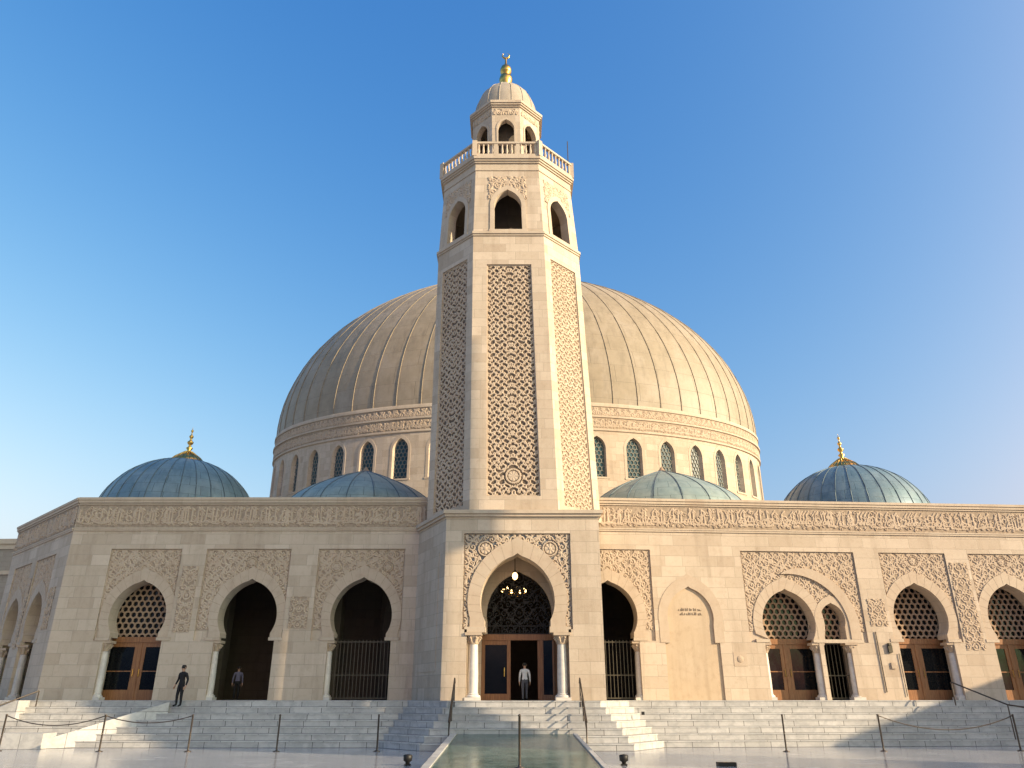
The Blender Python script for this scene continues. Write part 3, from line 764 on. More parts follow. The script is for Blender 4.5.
# ---- side domes and low cupolas
def side_dome(x, y, z, r, h, mat, ribm, nr, name, label, cap=True, pw=2.0, n=64):
    prof = []
    for i in range(17): a = math.pi / 2 * i / 16; prof.append((max(.02, r * math.cos(a) ** (2 / pw)), h * math.sin(a)))
    b = MB(); uv = []
    for j, (rr, zz) in enumerate(prof):
        for i in range(n + 1):
            t_ = 2 * math.pi * i / n; b.v.append((x + rr * math.cos(t_), y + rr * math.sin(t_), z + zz)); uv.append((t_ * r * .6, j / 16 * (r + h) * .8))
    for j in range(16):
        for i in range(n): q = j * (n + 1) + i; b.f.append((q, q + 1, q + n + 2, q + n + 1)); b.m.append(0)
    o = b.build(name, mat, mosque, smooth=True, uv=uv); o['label'] = label
    for k in range(nr):
        t_ = 2 * math.pi * k / nr
        MB().tube([(x + (rr + .015) * math.cos(t_), y + (rr + .015) * math.sin(t_), z + zz) for rr, zz in prof[:-1]], .032, 6).build('dome_seam', ribm, o, smooth=True)
    dr = MB().lathe((x, y, 0), [(r * 1.0, 11.5), (r * 1.0, z - .3), (r * 1.06, z - .25), (r * 1.06, z + .02), (r * .98, z + .04)], n).build('drum', M['wall'], o)
    if cap:
        c_ = MB(); c_.lathe((x, y, z + h), [(r * .235, -.32), (r * .24, -.2), (r * .17, .25), (r * .08, .55), (r * .04, .8)], 24)
        for k in range(24):
            t_ = 2 * math.pi * k / 24; c_.tube([(x + r * .24 * math.cos(t_), y + r * .24 * math.sin(t_), z + h - .2), (x + r * .17 * math.cos(t_), y + r * .17 * math.sin(t_), z + h + .25), (x + r * .05 * math.cos(t_), y + r * .05 * math.sin(t_), z + h + .75)], .04, 5)
        cg = c_.build('gilded_cap', M['gold'], o, smooth=True)
        f_ = MB(); f_.lathe((x, y, z + h), [(r * .05, .7), (.12, .85), (.26, 1.05), (.1, 1.2), (.09, 1.3), (.22, 1.45), (.24, 1.55), (.09, 1.7), (.08, 1.85), (.16, 1.97), (.16, 2.05), (.05, 2.18), (.04, 2.35), (.1, 2.45), (.09, 2.53), (.02, 2.62), (.01, 2.8)], 16)
        f_.build('finial', M['gold'], o, smooth=True)
    return o
SD = []
side_dome(-25.3, 56, 13.7, 5.75, 5.3, M['copper'], M['copperrib'], 32, 'side_dome', 'blue copper dome above the left wing')
side_dome(26.2, 57, 13.6, 5.7, 5.15, M['copper'], M['copperrib'], 32, 'side_dome', 'blue copper dome above the right wing')
def cupola(x, y, z, r, h, label):
    o = side_dome(x, y, z, r, h, M['grn'], M['copperrib'], 20, 'cupola', label, cap=False, pw=.95)
    MB().lathe((x, y, z + h), [(.5, -.35), (.3, -.1), (.12, .1), (.03, .25)], 12).build('finial', M['screen'], o, smooth=True)
cupola(-9.6, 47.5, 12.3, 5.2, 3.5, 'green copper cupola left of the minaret')
cupola(9.9, 47.8, 12.3, 5.4, 3.6, 'green copper cupola right of the minaret')

# ------------------------------------------------------------------ minaret
mina = thing('minaret', 'tall octagonal limestone minaret with latticed panels rising above the main doorway', 'minaret', (.2, 41, FL))
BL = [(-3.3, 37.3), (4.35, 37.3), (4.3, 41.02), (-5.1, 41.02)]
pc = .27; pr, pwi, pzi, pzc = 1.8, 1.58, 5.05, 6.35
ppts = arch(pc, pwi, pr, pzi, pzc, .25); pout = arch(pc, pwi + .72, pr + .62, pzi, pzc, .27); pwo = 2.42
ZB = 10.35
fb = MB()
al = [(-2.38, pzi), (-2.38, 9.62), (2.9, 9.62), (2.9, pzi), (pc + pwo, pzi), (pc + pwo, FL - .04), (pc - pwo, FL - .04), (pc - pwo, pzi)]
fb.plate([(-3.3, FL - .3), (4.35, FL - .3), (4.35, ZB), (-3.3, ZB)], [al], 0, .14, MPB)
fb.plate([(-3.0, FL - .3), (4.05, FL - .3), (4.05, ZB - .1), (-3.0, ZB - .1)], [keyhole(ppts, pwo, pzi, FL - .04, pc)], .141, 1.1, MPB)
base = fb.build('base', M['wall'], mina, recalc=True)
def wallquad(a, b, z0, z1, th, mat, name, par):
    ang = math.atan2(b[1] - a[1], b[0] - a[0]); L = math.hypot(b[0] - a[0], b[1] - a[1]); mp = frame(a[0], a[1], ang)
    MB().mbox(mp, 0, L, z0, z1, 0, th).build(name, mat, par); return mp, L
mpch, Lch = wallquad((-5.1, 41.02), (-3.3, 37.302), FL - .3, ZB, .3, M['wall'], 'base', mina)
wallquad((4.349, 37.302), (4.3, 41.02), FL - .3, ZB, .3, M['wall'], 'base', mina)
MB().mbox(mpch, .7, Lch - .8, 3.2, 8.8, -.025, .0).build('base_panel', M['wall'], mina)
cb = MB()
def poly_band(mb, P, off, z0, z1):
    Q = offset_line([P[3], P[0], P[1], P[2]], off); T = [(p[0], p[1]) for p in Q]
    mb.plate(T + [(4.0, 41.0), (-4.8, 41.0)], [], z0, z1, lambda x, y, z: (x, y, z))
poly_band(cb, BL, .02, ZB, ZB + .1); poly_band(cb, BL, .12, ZB + .101, ZB + .24); poly_band(cb, BL, .2, ZB + .241, ZB + .42)
cb.build('base_cornice', M['trim'], mina, recalc=True)
a = MB(); ring(a, ppts, pout, .02, .144, MPB); pa = a.build('archivolt', M['vouss'], mina, recalc=True)
vj = MB()
for k in range(3, len(ppts) - 3, 2):
    p, q = Vector(ppts[k]), Vector(pout[k]); d = (q - p).normalized(); s_ = Vector((-d.y, d.x)) * .009
    vj.hexa([MPB(*(p + s_), .017), MPB(*(p - s_), .017), MPB(*(q - s_), .017), MPB(*(q + s_), .017), MPB(*(p + s_), .03), MPB(*(p - s_), .03), MPB(*(q - s_), .03), MPB(*(q + s_), .03)])
vj.build('joint', M['reliefbg'], pa)
insP = inside(list(pout) + [(pc - pwi - .72, pzi - 1), (pc + pwi + .72, pzi - 1)])
H = arabesque(5.16, 4.45, .028, 51, cell=.36, rad=.036, medal=((1.0, 3.75, .38), (4.2, 3.75, .38)))
relief('carved_spandrel', MPB, -2.32, 5.12, .028, H, .138, .075, [M['vouss'], M['slate']], mina, drop=lambda x, z: insP(x, z))
for s_ in (-1, 1):
    e0, e1 = sorted((pc + s_ * (pwi - .05), pc + s_ * (pwo + .12))); MB().mbox(MPB, e0, e1, pzi - .14, pzi + .12, -.0, .8).build('impost', M['trim'], mina)
for s_ in (-1, 1): column(mina, pc + s_ * 2.1, 37.62, FL, pzi - .14, .235)
# portal vault and doors
pv = MB(); n_ = len(ppts)
ip = arch(pc + .1, 1.62, 1.66, 5.0, 5.95, .3)
mpd = frame(0, 39.6, 0)
pv.plate([(-2.9, FL), (3.6, FL), (3.6, 9.3), (-2.9, 9.3)], [keyhole(ip, 1.9, 4.98, FL + .01, pc + .1)], 0, .35, mpd)
pv.box(-2.95, -2.6, 38.4, 39.6, FL, 9.3); pv.box(3.2, 3.6, 38.4, 39.6, FL, 9.3); pv.box(-2.95, 3.6, 38.4, 39.95, 9.31, 9.6)
pv.build('porch_wall', M['wall'], mina, recalc=True)
dcx = pc + .1; dd = .2
dr = MB()
dr.mbox(mpd, dcx - 1.9, dcx + 1.9, 4.72, 5.0, dd - .06, dd + .12)
for x in (-1.9, -.62, .98, 1.72): dr.mbox(mpd, dcx + x, dcx + x + .18, FL, 4.72, dd - .04, dd + .12)
dr.mbox(mpd, dcx - 1.72, dcx - .62, FL, FL + .3, dd, dd + .08); dr.mbox(mpd, dcx - 1.72, dcx - .62, 4.5, 4.72, dd, dd + .08)
door = dr.build('door', M['wood'], mina)
MB().mbox(mpd, dcx - 1.72, dcx - .62, FL + .3, 4.5, dd + .03, dd + .05).build('pane', M['glass'], door)
lf = MB(); mpl2 = frame(dcx + .98, 39.8, R(82))
for z0, z1 in ((FL + .02, FL + .3), (4.5, 4.7)): lf.mbox(mpl2, 0, 1.0, z0, z1, 0, .07)
for u in (0, .82): lf.mbox(mpl2, u, u + .18, FL + .3, 4.5, 0, .07)
leaf = lf.build('door_leaf', M['wood'], door); leaf['label'] = 'open wooden door leaf swung inward'
lf2 = MB(); mpl3 = frame(dcx + 1.12, 39.78, R(-12))
lf2.mbox(mpl3, 0, .08, FL, 4.7, 0, .06); lf2.mbox(mpl3, .54, .62, FL, 4.7, 0, .06); lf2.mbox(mpl3, .0801, .5399, FL, FL + .25, 0, .06); sp_ = lf2.build('side_panel', M['wood'], door)
MB().mbox(mpl3, .07, .55, FL + .24, 4.7, .02, .04).build('pane', M['glass'], door)
MB().tube([(dcx - .75, 39.77, FL + 1.1), (dcx - .75, 39.7, FL + 1.1), (dcx - .75, 39.7, FL + 1.5), (dcx - .75, 39.77, FL + 1.5)], .02).build('handle', M['gold'], door)
sh = inside([(dcx - 1.9, 5.0), (dcx + 1.9, 5.0), (dcx + 1.9, 8), (dcx - 1.9, 8)])
ft = arabesque(3.8, 3.1, .03, 61, cell=.42, rad=.03)
fan = relief('fanlight', mpd, dcx - 1.9, 5.0, .03, ft, dd + .1, .04, [M['iron'], M['glass']], mina, pierced=True)
for z in (5.02, 5.3): pass
fb2 = MB(); fb2.mbox(mpd, dcx - 1.85, dcx + 1.85, 5.0, 5.06, dd, dd + .1); fb2.mbox(mpd, dcx - 1.85, dcx + 1.85, 5.38, 5.43, dd, dd + .1)
for i in range(13): fb2.mbox(mpd, dcx - 1.8 + i * .3, dcx - 1.77 + i * .3, 5.06, 5.38, dd, dd + .1)
fb2.build('grille_bar', M['iron'], fan)
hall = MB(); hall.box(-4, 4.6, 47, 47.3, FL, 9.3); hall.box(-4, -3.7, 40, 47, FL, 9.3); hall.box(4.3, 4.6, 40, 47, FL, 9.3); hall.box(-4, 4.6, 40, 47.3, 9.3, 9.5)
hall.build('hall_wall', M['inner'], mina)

# shaft
Y0 = 42.5
def cx(z): return .3 - .0185 * z
def octo(z, A, s): c = cx(z); return [(c - s, Y0 - A), (c + s, Y0 - A), (c + A, Y0 - s), (c + A, Y0 + s), (c + s, Y0 + A), (c - s, Y0 + A), (c - A, Y0 + s), (c - A, Y0 - s)]
def lerp(a, b, t): return a + (b - a) * t
def As(z):
    K = [(10.7, 4.72, 2.28), (27.75, 4.42, 2.12), (33.2, 4.12, 1.98)]
    for (za, a, s), (zb, b, u) in zip(K, K[1:]):
        if z <= zb: t_ = (z - za) / (zb - za); return lerp(a, b, t_), lerp(s, u, t_)
    return K[-1][1], K[-1][2]
def facemap(k, zref, fn=As):
    def f(u, z, d):
        P = octo(z, *fn(z)); a, b = Vector(P[k]), Vector(P[(k + 1) % 8]); P0 = octo(zref, *fn(zref)); L0 = (Vector(P0[(k + 1) % 8]) - Vector(P0[k])).length
        c = (a + b) / 2; tt = (b - a); L = tt.length; tt.normalize(); n = Vector((-tt.y, tt.x))
        p = c + tt * (u * L / L0) + n * d; return (p.x, p.y, z)
    P0 = octo(zref, *fn(zref)); return f, (Vector(P0[(k + 1) % 8]) - Vector(P0[k])).length / 2
ZS0, ZS1 = ZB + .42, 27.7
for k in range(8):
    mp, hw = facemap(k, ZS0)
    o_ = [(-hw, ZS0), (0, ZS0), (hw, ZS0), (hw, 19), (hw, ZS1), (-hw, ZS1), (-hw, 19)]
    o_ = [(-hw, ZS0), (hw, ZS0), (hw, ZS1), (-hw, ZS1)]
    vis = k in (7, 0, 1)
    if vis:
        ph_ = 1.4 if k == 0 else 1.2; z0, z1 = (11.65, 25.7) if k == 0 else (11.2, 26.3)
        hole = [(-ph_, z0), (ph_, z0), (ph_, z1), (-ph_, z1)]
        b = MB(); b.plate(o_, [hole], 0, .16, mp, back=False); b.build('shaft', M['wall'], mina, recalc=True)
        H = interlace(2 * ph_ - .1, z1 - z0 - .1, .029, 70 + k, medal=((ph_ - .05, 1.05, .42),) if k == 0 else ())
        pnl = relief('lattice_panel', mp, -ph_ + .05, z0 + .05, .029, H, .15, .06, [M['vouss'], M['towerbg'] if k != 1 else M['reliefbg']], mina)  # sunlit face gets the lighter ground, its light put into the colour
        fr = MB()
        for u0, u1, a_, b_ in ((-ph_, -ph_ + .06, z0, z1), (ph_ - .06, ph_, z0, z1), (-ph_, ph_, z0, z0 + .06), (-ph_, ph_, z1 - .06, z1)): fr.mbox(mp, u0, u1, a_, b_, .08, .15)
        fr.build('panel_frame', M['trim'], pnl)
    else:
        b = MB(); b.plate(o_, [], 0, .16, mp, back=False); b.build('shaft', M['wall'], mina, recalc=True)
def oct_band(name, rows, mat, par, fn=None):      # stacked octagonal mouldings: (z0, z1, extra)
    b = MB()
    for z0, z1, e in rows:
        A, s = As(min((z0 + z1) / 2, 33.2)); A += e; s += e * .4142
        b.plate(octo((z0 + z1) / 2, A, s), [], z0, z1, lambda x, y, z: (x, y, z))
    return b.build(name, mat, par, recalc=True)
oct_band('belfry_ledge', [(27.7, 27.82, .06), (27.82, 27.98, .13)], M['trim'], mina)
for k in range(8):
    mp, hw = facemap(k, 27.98)
    zz0, zz1 = 27.98, 32.75
    ho = .86 if k % 2 == 0 else .82
    ap = arch(0, ho * .985, ho, 28.15, 30.0, .45)
    b = MB(); b.plate([(-hw, zz0), (hw, zz0), (hw, zz1), (-hw, zz1)], [ap], 0, .55, mp); bo = b.build('belfry', M['wall'], mina, recalc=True)
    if k in (6, 7, 0, 1, 2):
        ou = arch(0, ho + .26, ho + .27, 28.15, 30.0, .45); r_ = MB(); ring(r_, ap, ou, -.05, .01, mp); r_.mbox(mp, -ho - .3, ho + .3, 28.0, 28.15, -.09, .3)
        r_.build('arch_frame', M['trim'], bo, recalc=True)
        wpan = min(hw - .25, 1.25); H = arabesque(2 * wpan, 1.75, .04, 80 + k, cell=.5, rad=.05)
        ins3 = inside(list(ou) + [(-ho - .27, 20), (ho + .27, 20)])
        relief('carved_panel', mp, -wpan, 30.5, .04, H, -.003, .045, [M['relief'], M['wall']], bo, drop=lambda x, z: ins3(x, z))
MB().lathe((cx(30), Y0, 0), [(1.9, 27.9), (1.9, 33)], 12).build('belfry_dark_core', M['inner'], mina)  # added core of dark stone, keeps sky out of the belfry openings
fl = MB(); fl.plate(octo(28, 4.2, 2.0), [], 27.9, 28.05, lambda x, y, z: (x, y, z)); fl.build('belfry_floor', M['inner'], mina, recalc=True)
oct_band('gallery_cornice', [(32.75, 32.9, .05), (32.9, 33.3, .03), (33.3, 33.42, .12), (33.42, 33.55, .2), (33.55, 33.75, .28)], M['trim'], mina)
MB().lathe((cx(36), Y0, 0), [(1.45, 33.7), (1.45, 39.6)], 12).build('lantern_dark_core', M['inner'], mina)  # added core of dark stone, makes the lantern openings read dark
# balustrade
GA, GS = 4.25 + .02, 2.04 + .01
gz = 33.75; GP = octo(gz, GA, GS)
for k in range(8):
    a, b = GP[k], GP[(k + 1) % 8]; ang = math.atan2(b[1] - a[1], b[0] - a[0]); L = math.hypot(b[0] - a[0], b[1] - a[1]); mp = frame(a[0], a[1], ang)
    r_ = MB(); r_.mbox(mp, .1, L - .1, gz, gz + .16, -.1, .1); r_.mbox(mp, .1, L - .1, gz + .98, gz + 1.12, -.11, .11)
    for u in ((0,) if k not in (0,) else (0, L * .33, L * .67)):
        if u == 0: r_.mbox(mp, -.15, .15, gz, gz + 1.2, -.15, .15)
        else: r_.mbox(mp, u - .12, u + .12, gz + .162, gz + .978, -.08, .08)
    bo = r_.build('balustrade', M['trim'], mina, recalc=True)
    if k in (6, 7, 0, 1, 2):
        nb_ = int((L - .5) / .3)
        for i in range(nb_ + 1):
            u = .25 + (L - .5) * i / nb_
            if k == 0 and (abs(u - L * .33) < .13 or abs(u - L * .67) < .13): continue
            p = mp(u, 0, 0)
            MB().lathe((p[0], p[1], gz), [(.07, .16), (.05, .24), (.09, .42), (.06, .62), (.045, .8), (.075, .98)], 8).build('baluster', M['trim'], bo, smooth=True)
MB().tube([(cx(34) + 4.1, Y0 - 1.9, 33.8), (cx(34) + 4.1, Y0 - 1.9, 37.0)], .03, 6).build('lightning_rod', M['steel'], mina)
# lantern
LA = 2.32
def Lf(z): return (LA, LA * .4142)
for k in range(8):
    mp, hw = facemap(k, 34, Lf)
    ap = arch(0, .54, .55, 34.6, 37.75, .45)
    b = MB(); b.plate([(-hw, 33.7), (hw, 33.7), (hw, 39.6), (-hw, 39.6)], [ap], 0, .35, mp); bo = b.build('lantern', M['wall'], mina, recalc=True)
    r_ = MB(); ring(r_, ap, arch(0, .66, .67, 34.6, 37.75, .45), -.04, .01, mp); r_.build('arch_frame', M['trim'], bo, recalc=True)
    H = arabesque(1.7, .5, .04, 90 + k, cell=.4, rad=.045); relief('carved_panel', mp, -.85, 38.95, .04, H, -.003, .04, [M['relief'], M['wall']], bo)
b = MB()
for z0, z1, e in ((39.6, 39.72, .08), (39.72, 39.85, .17), (39.85, 40.05, .24)):
    b.plate(octo(39, LA + e, (LA + e) * .4142), [], z0, z1, lambda x, y, z: (x, y, z))
b.build('lantern_cornice', M['trim'], mina, recalc=True)
lc = cx(41)
prof = [(2.2, 40.05), (2.24, 40.25)]
for i in range(13): a_ = math.pi / 2 * i / 12; prof.append((max(.05, 2.22 * math.cos(a_)), 40.5 + 2.95 * math.sin(a_)))
ld = MB().lathe((lc, Y0, 0), prof, 48).build('lantern_dome', M['cap'], mina); smooth_by_angle(ld, 30)
for k in range(16):
    t_ = 2 * math.pi * (k + .5) / 16; MB().tube([(lc + (r_ + .0) * math.cos(t_), Y0 + r_ * math.sin(t_), z_) for r_, z_ in prof[1:-1]], [.035] * 11 + [.025, .02], 6).build('dome_rib', M['cap'], ld, smooth=True)
f_ = MB(); f_.lathe((lc, Y0, 43.36), [(.4, .0), (.34, .3), (.36, .55), (.45, .75), (.5, 1.0), (.42, 1.3), (.24, 1.42), (.24, 1.5), (.4, 1.68), (.43, 1.95), (.34, 2.22), (.13, 2.4), (.08, 2.6), (.06, 3.2)], 20)
fo = f_.build('finial', M['gold'], mina, smooth=True)
cm = MB(); cpt = [(lc + .26 * math.sin(a_), Y0, 43.36 + 3.4 - .26 * math.cos(a_)) for a_ in [R(-150 + 300 * i / 20) for i in range(21)]]
cm.tube(cpt, [  .015 + .06 * math.sin(math.pi * i / 20) for i in range(21)], 8); cm.build('crescent', M['gold'], fo, smooth=True)
# lamp in the portal arch, chandelier behind the fanlight
lm = thing('pendant_lamp', 'small lit pendant lamp hanging at the apex of the main doorway arch', 'lamp', (.15, 38.4, 7.6))
MB().tube([(.15, 38.4, 9.3), (.15, 38.4, 7.85)], .02, 6).build('rod', M['iron'], lm)
MB().lathe((.15, 38.4, 7.5), [(.01, 0), (.1, .06), (.14, .18), (.1, .32), (.04, .36)], 12).build('bulb', M['bulb'], lm, smooth=True)
MB().lathe((.15, 38.4, 7.5), [(.05, .36), (.09, .4), (.03, .5)], 12).build('lamp_cap', M['iron'], lm, smooth=True)

ch_ = thing('chandelier', 'lit chandelier seen through the fanlight grille over the main doors', 'chandelier', (.1, 42.5, 8.2))
MB().tube([(.1, 42.5, 9.3), (.1, 42.5, 7.9), (.1, 42.5, 7.3)], [.02, .03, .05], 6).build('rod', M['gold'], ch_, smooth=True)
MB().lathe((.1, 42.5, 7.35), [(.62, 0), (.66, .03), (.62, .06), (.6, .03), (.62, 0)], 24).build('ring', M['gold'], ch_, smooth=True)
for k in range(8):
    a_ = k * math.pi / 4 + .2; x, y = .1 + .64 * math.cos(a_), 42.5 + .64 * math.sin(a_)
    MB().tube([(.1, 42.5, 7.3), (.1 + .35 * math.cos(a_), 42.5 + .35 * math.sin(a_), 7.2), (x, y, 7.38)], .018, 6).build('arm', M['gold'], ch_, smooth=True)
    MB().lathe((x, y, 7.4), [(.02, 0), (.06, .05), (.07, .12), (.03, .2), (.005, .24)], 10).build('bulb', M['bulb'], ch_, smooth=True)

# ------------------------------------------------------------------ street furniture
GRP = 'bronze posts along the foot of the steps'
posts = [(-21.4, 34.6, 'slim bronze post at the far left edge carrying the rope'), (-17.0, 34.2, 'slim bronze rope post in front of the low marble cheek wall'),
         (-13.35, 34.2, 'slim bronze post below the person in black'), (-9.7, 34.2, 'slim bronze post between the two open arches on the left'),
         (-5.6, 34.4, 'slim bronze post nearest the left side of the green ramp'), (.22, 24.0, 'slim bronze post standing on the green marble ramp'),
         (11.3, 34.2, 'slim bronze post before the double arch on the right'), (15.4, 34.4, 'slim bronze post before the steps with a rope running right'),
         (21.2, 34.6, 'slim bronze post at the far right edge of the picture')]
def make_post(x, y, z, label):
    p = thing('barrier_post', label, 'post', (x, y, z), GRP)
    MB().lathe((x, y, z), [(.036, .02), (.036, 1.36), (.045, 1.37), (.045, 1.4), (.0, 1.42)], 10).build('shaft', M['steel'], p, smooth=True)
    MB().lathe((x, y, z), [(.14, 0), (.14, .025), (.05, .04), (.04, .08)], 14).build('foot_plate', M['steel'], p, smooth=True)
    return p
pp = None; PZ = []
for x, y, lb in posts:
    z = .02 + .6 * (y - 19) / 16.45 if abs(x) < 2 else 0
    PZ.append((x, y, z))
    if pp is None: pp = make_post(x, y, z, lb)
    else: c = copy_tree(pp); c.location = (x, y, z); c['label'] = lb
def rope(a, b, sag, label, ta=1.36, tb=1.36):
    P, Q = Vector(a) + Vector((0, 0, ta)), Vector(b) + Vector((0, 0, tb))
    pts = [P.lerp(Q, i / 16) - Vector((0, 0, sag * 4 * (i / 16) * (1 - i / 16))) for i in range(17)]
    tag(MB().tube([tuple(p) for p in pts], .022, 6).build('barrier_rope', M['steel'], loc=tuple((P + Q) / 2), smooth=True), label, 'rope')
rope(PZ[0], PZ[1], .38, 'dark rope sagging from the far left post to the post by the cheek wall')
rope(PZ[1], PZ[2], .28, 'dark rope sagging between the cheek wall and the post below the person')
rope(PZ[7], PZ[8], .55, 'dark rope sagging low across the right hand steps')
def handrail(x, label, s):
    h_ = thing('handrail', label, 'handrail', (x, 36, 0))
    T, B = Vector((x, 36.75, FL)), Vector((x + s * .05, 34.75, .3))
    MB().tube([tuple(T + Vector((0, .25, .75))), tuple(T + Vector((0, 0, .95))), tuple(B + Vector((0, 0, .95))), tuple(B + Vector((0, -.2, .8)))], .035).build('rail', M['steel'], h_, smooth=True)
    MB().tube([tuple(T + Vector((0, 0, .5))), tuple(B + Vector((0, 0, .5)))], .025).build('rail', M['steel'], h_, smooth=True)
    for P in (T, T.lerp(B, .5), B): MB().tube([tuple(P - Vector((0, 0, .25))), tuple(P + Vector((0, 0, .95)))], .03).build('rail_post', M['steel'], h_, smooth=True)
handrail(-2.62, 'bronze handrail on the left side of the central steps', -1)
handrail(3.1, 'bronze handrail on the right side of the central steps', 1)
hr = thing('handrail', 'bronze handrail climbing the steps at the far right', 'handrail', (22.5, 37, 0))
MB().tube([(21.4, 39.2, 2.75), (22.8, 37.4, 1.75)], .035).build('rail', M['steel'], hr); MB().tube([(22.8, 37.4, 1.75), (24.0, 37.0, 1.55)], .035).build('rail', M['steel'], hr)
for p in ((21.4, 39.2, 1.7, 2.75), (22.8, 37.4, .3, 1.75)): MB().tube([(p[0], p[1], p[2]), (p[0], p[1], p[3])], .03).build('rail_post', M['steel'], hr)
hl = thing('handrail', 'thin bronze handrail at the far left of the steps', 'handrail', (-24, 38, 0))
MB().tube([(-22.6, 38.6, 2.35), (-24.2, 36.6, 1.3)], .035).build('rail', M['steel'], hl)
for p in ((-22.6, 38.6, 1.5, 2.35), (-24.2, 36.6, .1, 1.3)): MB().tube([(p[0], p[1], p[2]), (p[0], p[1], p[3])], .03).build('rail_post', M['steel'], hl)
def uplight(x, y, label, flat=False):
    u = thing('floor_spotlight', label, 'spotlight', (x, y, 0), 'black spotlights on the forecourt')
    if flat: MB().box(x - .3, x + .3, y - .15, y + .15, 0, .12).build('housing', M['iron'], u)
    else: MB().lathe((x, y, 0), [(.07, 0), (.07, .1), (.14, .14), (.15, .3), (.12, .32)], 14).build('housing', M['iron'], u, smooth=True)
    MB().box(x - .1, x + .1, y - .1, y + .1, .0, .04).build('foot_plate', M['iron'], u)
    MB().lathe((x, y, .325 if not flat else .122), [(.11, 0), (.0, .01)], 14).build('lens', M['glass'], u)
uplight(-3.45, 27.6, 'round black spotlight left of the green ramp')
uplight(3.7, 27.6, 'round black spotlight right of the green ramp')
uplight(7.0, 27.3, 'flat black floodlight farther right on the forecourt', True)

# ------------------------------------------------------------------ neighbours, added shade blocks
an = thing('annex_building', 'lower stone building behind the far left corner of the mosque', 'building', (-48, 60, 0))
mpa = frame(-70, 62, R(-3))
ap = arch(24.1, .98, 1, 4.5, 8.2, .3)
b = MB(); b.plate([(0, 0), (32, 0), (32, 13.4), (0, 13.4)], [ap], 0, .5, mpa); b.mbox(mpa, 0, 32, 0, 13.4, .501, 14); b.build('wall', M['facade2'], an, recalc=True)
b = MB(); b.mbox(mpa, -.2, 32.2, 13.4, 13.8, -.25, 14.2); b.mbox(mpa, -.1, 32.1, 11.0, 11.3, -.15, 0); b.mbox(mpa, -.1, 32.1, 13.0, 13.4, -.12, 0); b.build('cornice', M['trim'], an)
MB().mbox(mpa, 23, 25.2, 4.4, 10, .4, .48).build('window', M['glass'], an)
lp_ = thing('lamp_post', 'tall lamp post with a pale lantern at the left edge', 'lamp post', (-27.55, 38, 0))
MB().lathe((-27.55, 38, 0), [(.22, 0), (.2, .4), (.09, .6), (.06, 11.7)], 12).build('pole', M['iron'], lp_, smooth=True)
MB().lathe((-27.55, 38, 11.7), [(.1, 0), (.22, .1), (.36, .6), (.4, .64), (.14, .9), (.03, 1.05)], 8).build('lantern', plain('pale lamp glass', (.8, .68, .45), .3), lp_)
# two blocks added out of view on the right to shade the left wing and steps
def block(x, y, wid, dep, h, label, nf):
    # corner nearest the mosque at (x, y); its side lies along the sun's direction
    t_ = thing('shade_block', label, 'building', (x, y, 0)); mp = frame(x, y, R(SUNAZ - 90))
    MB().mbox(mp, 0, dep, 0, h, -wid, 0).build('wall', M['facade2'], t_)
    MB().mbox(mp, -.3, dep, h + .002, h + .5, -wid, .0).build('cornice', M['trim'], t_)
    for i in range(nf):
        z = 2 + i * 3.3
        for v in np.arange(1.2, wid - 1.5, 2.2):
            MB().mbox(mp, -.06, .02, z, z + 1.6, -v - 1.1, -v).build('window', M['glass'], t_)
    return t_
tb = block(40, 18.04, 5.7, 9, 37, 'tall unseen block added on the right to shade the left wing', 9)
mpk = frame(40, 18.04, R(SUNAZ - 90))
MB().mbox(mpk, .5, 8.5, 27.8, 37, .001, 1.05).build('shade_overhang', M['facade2'], tb)  # unseen overhang added to widen the tall block's shadow on the wing
block(50, 32.5, 10, 9, 11.4, 'lower unseen block added on the right to shade the right hand steps', 3)

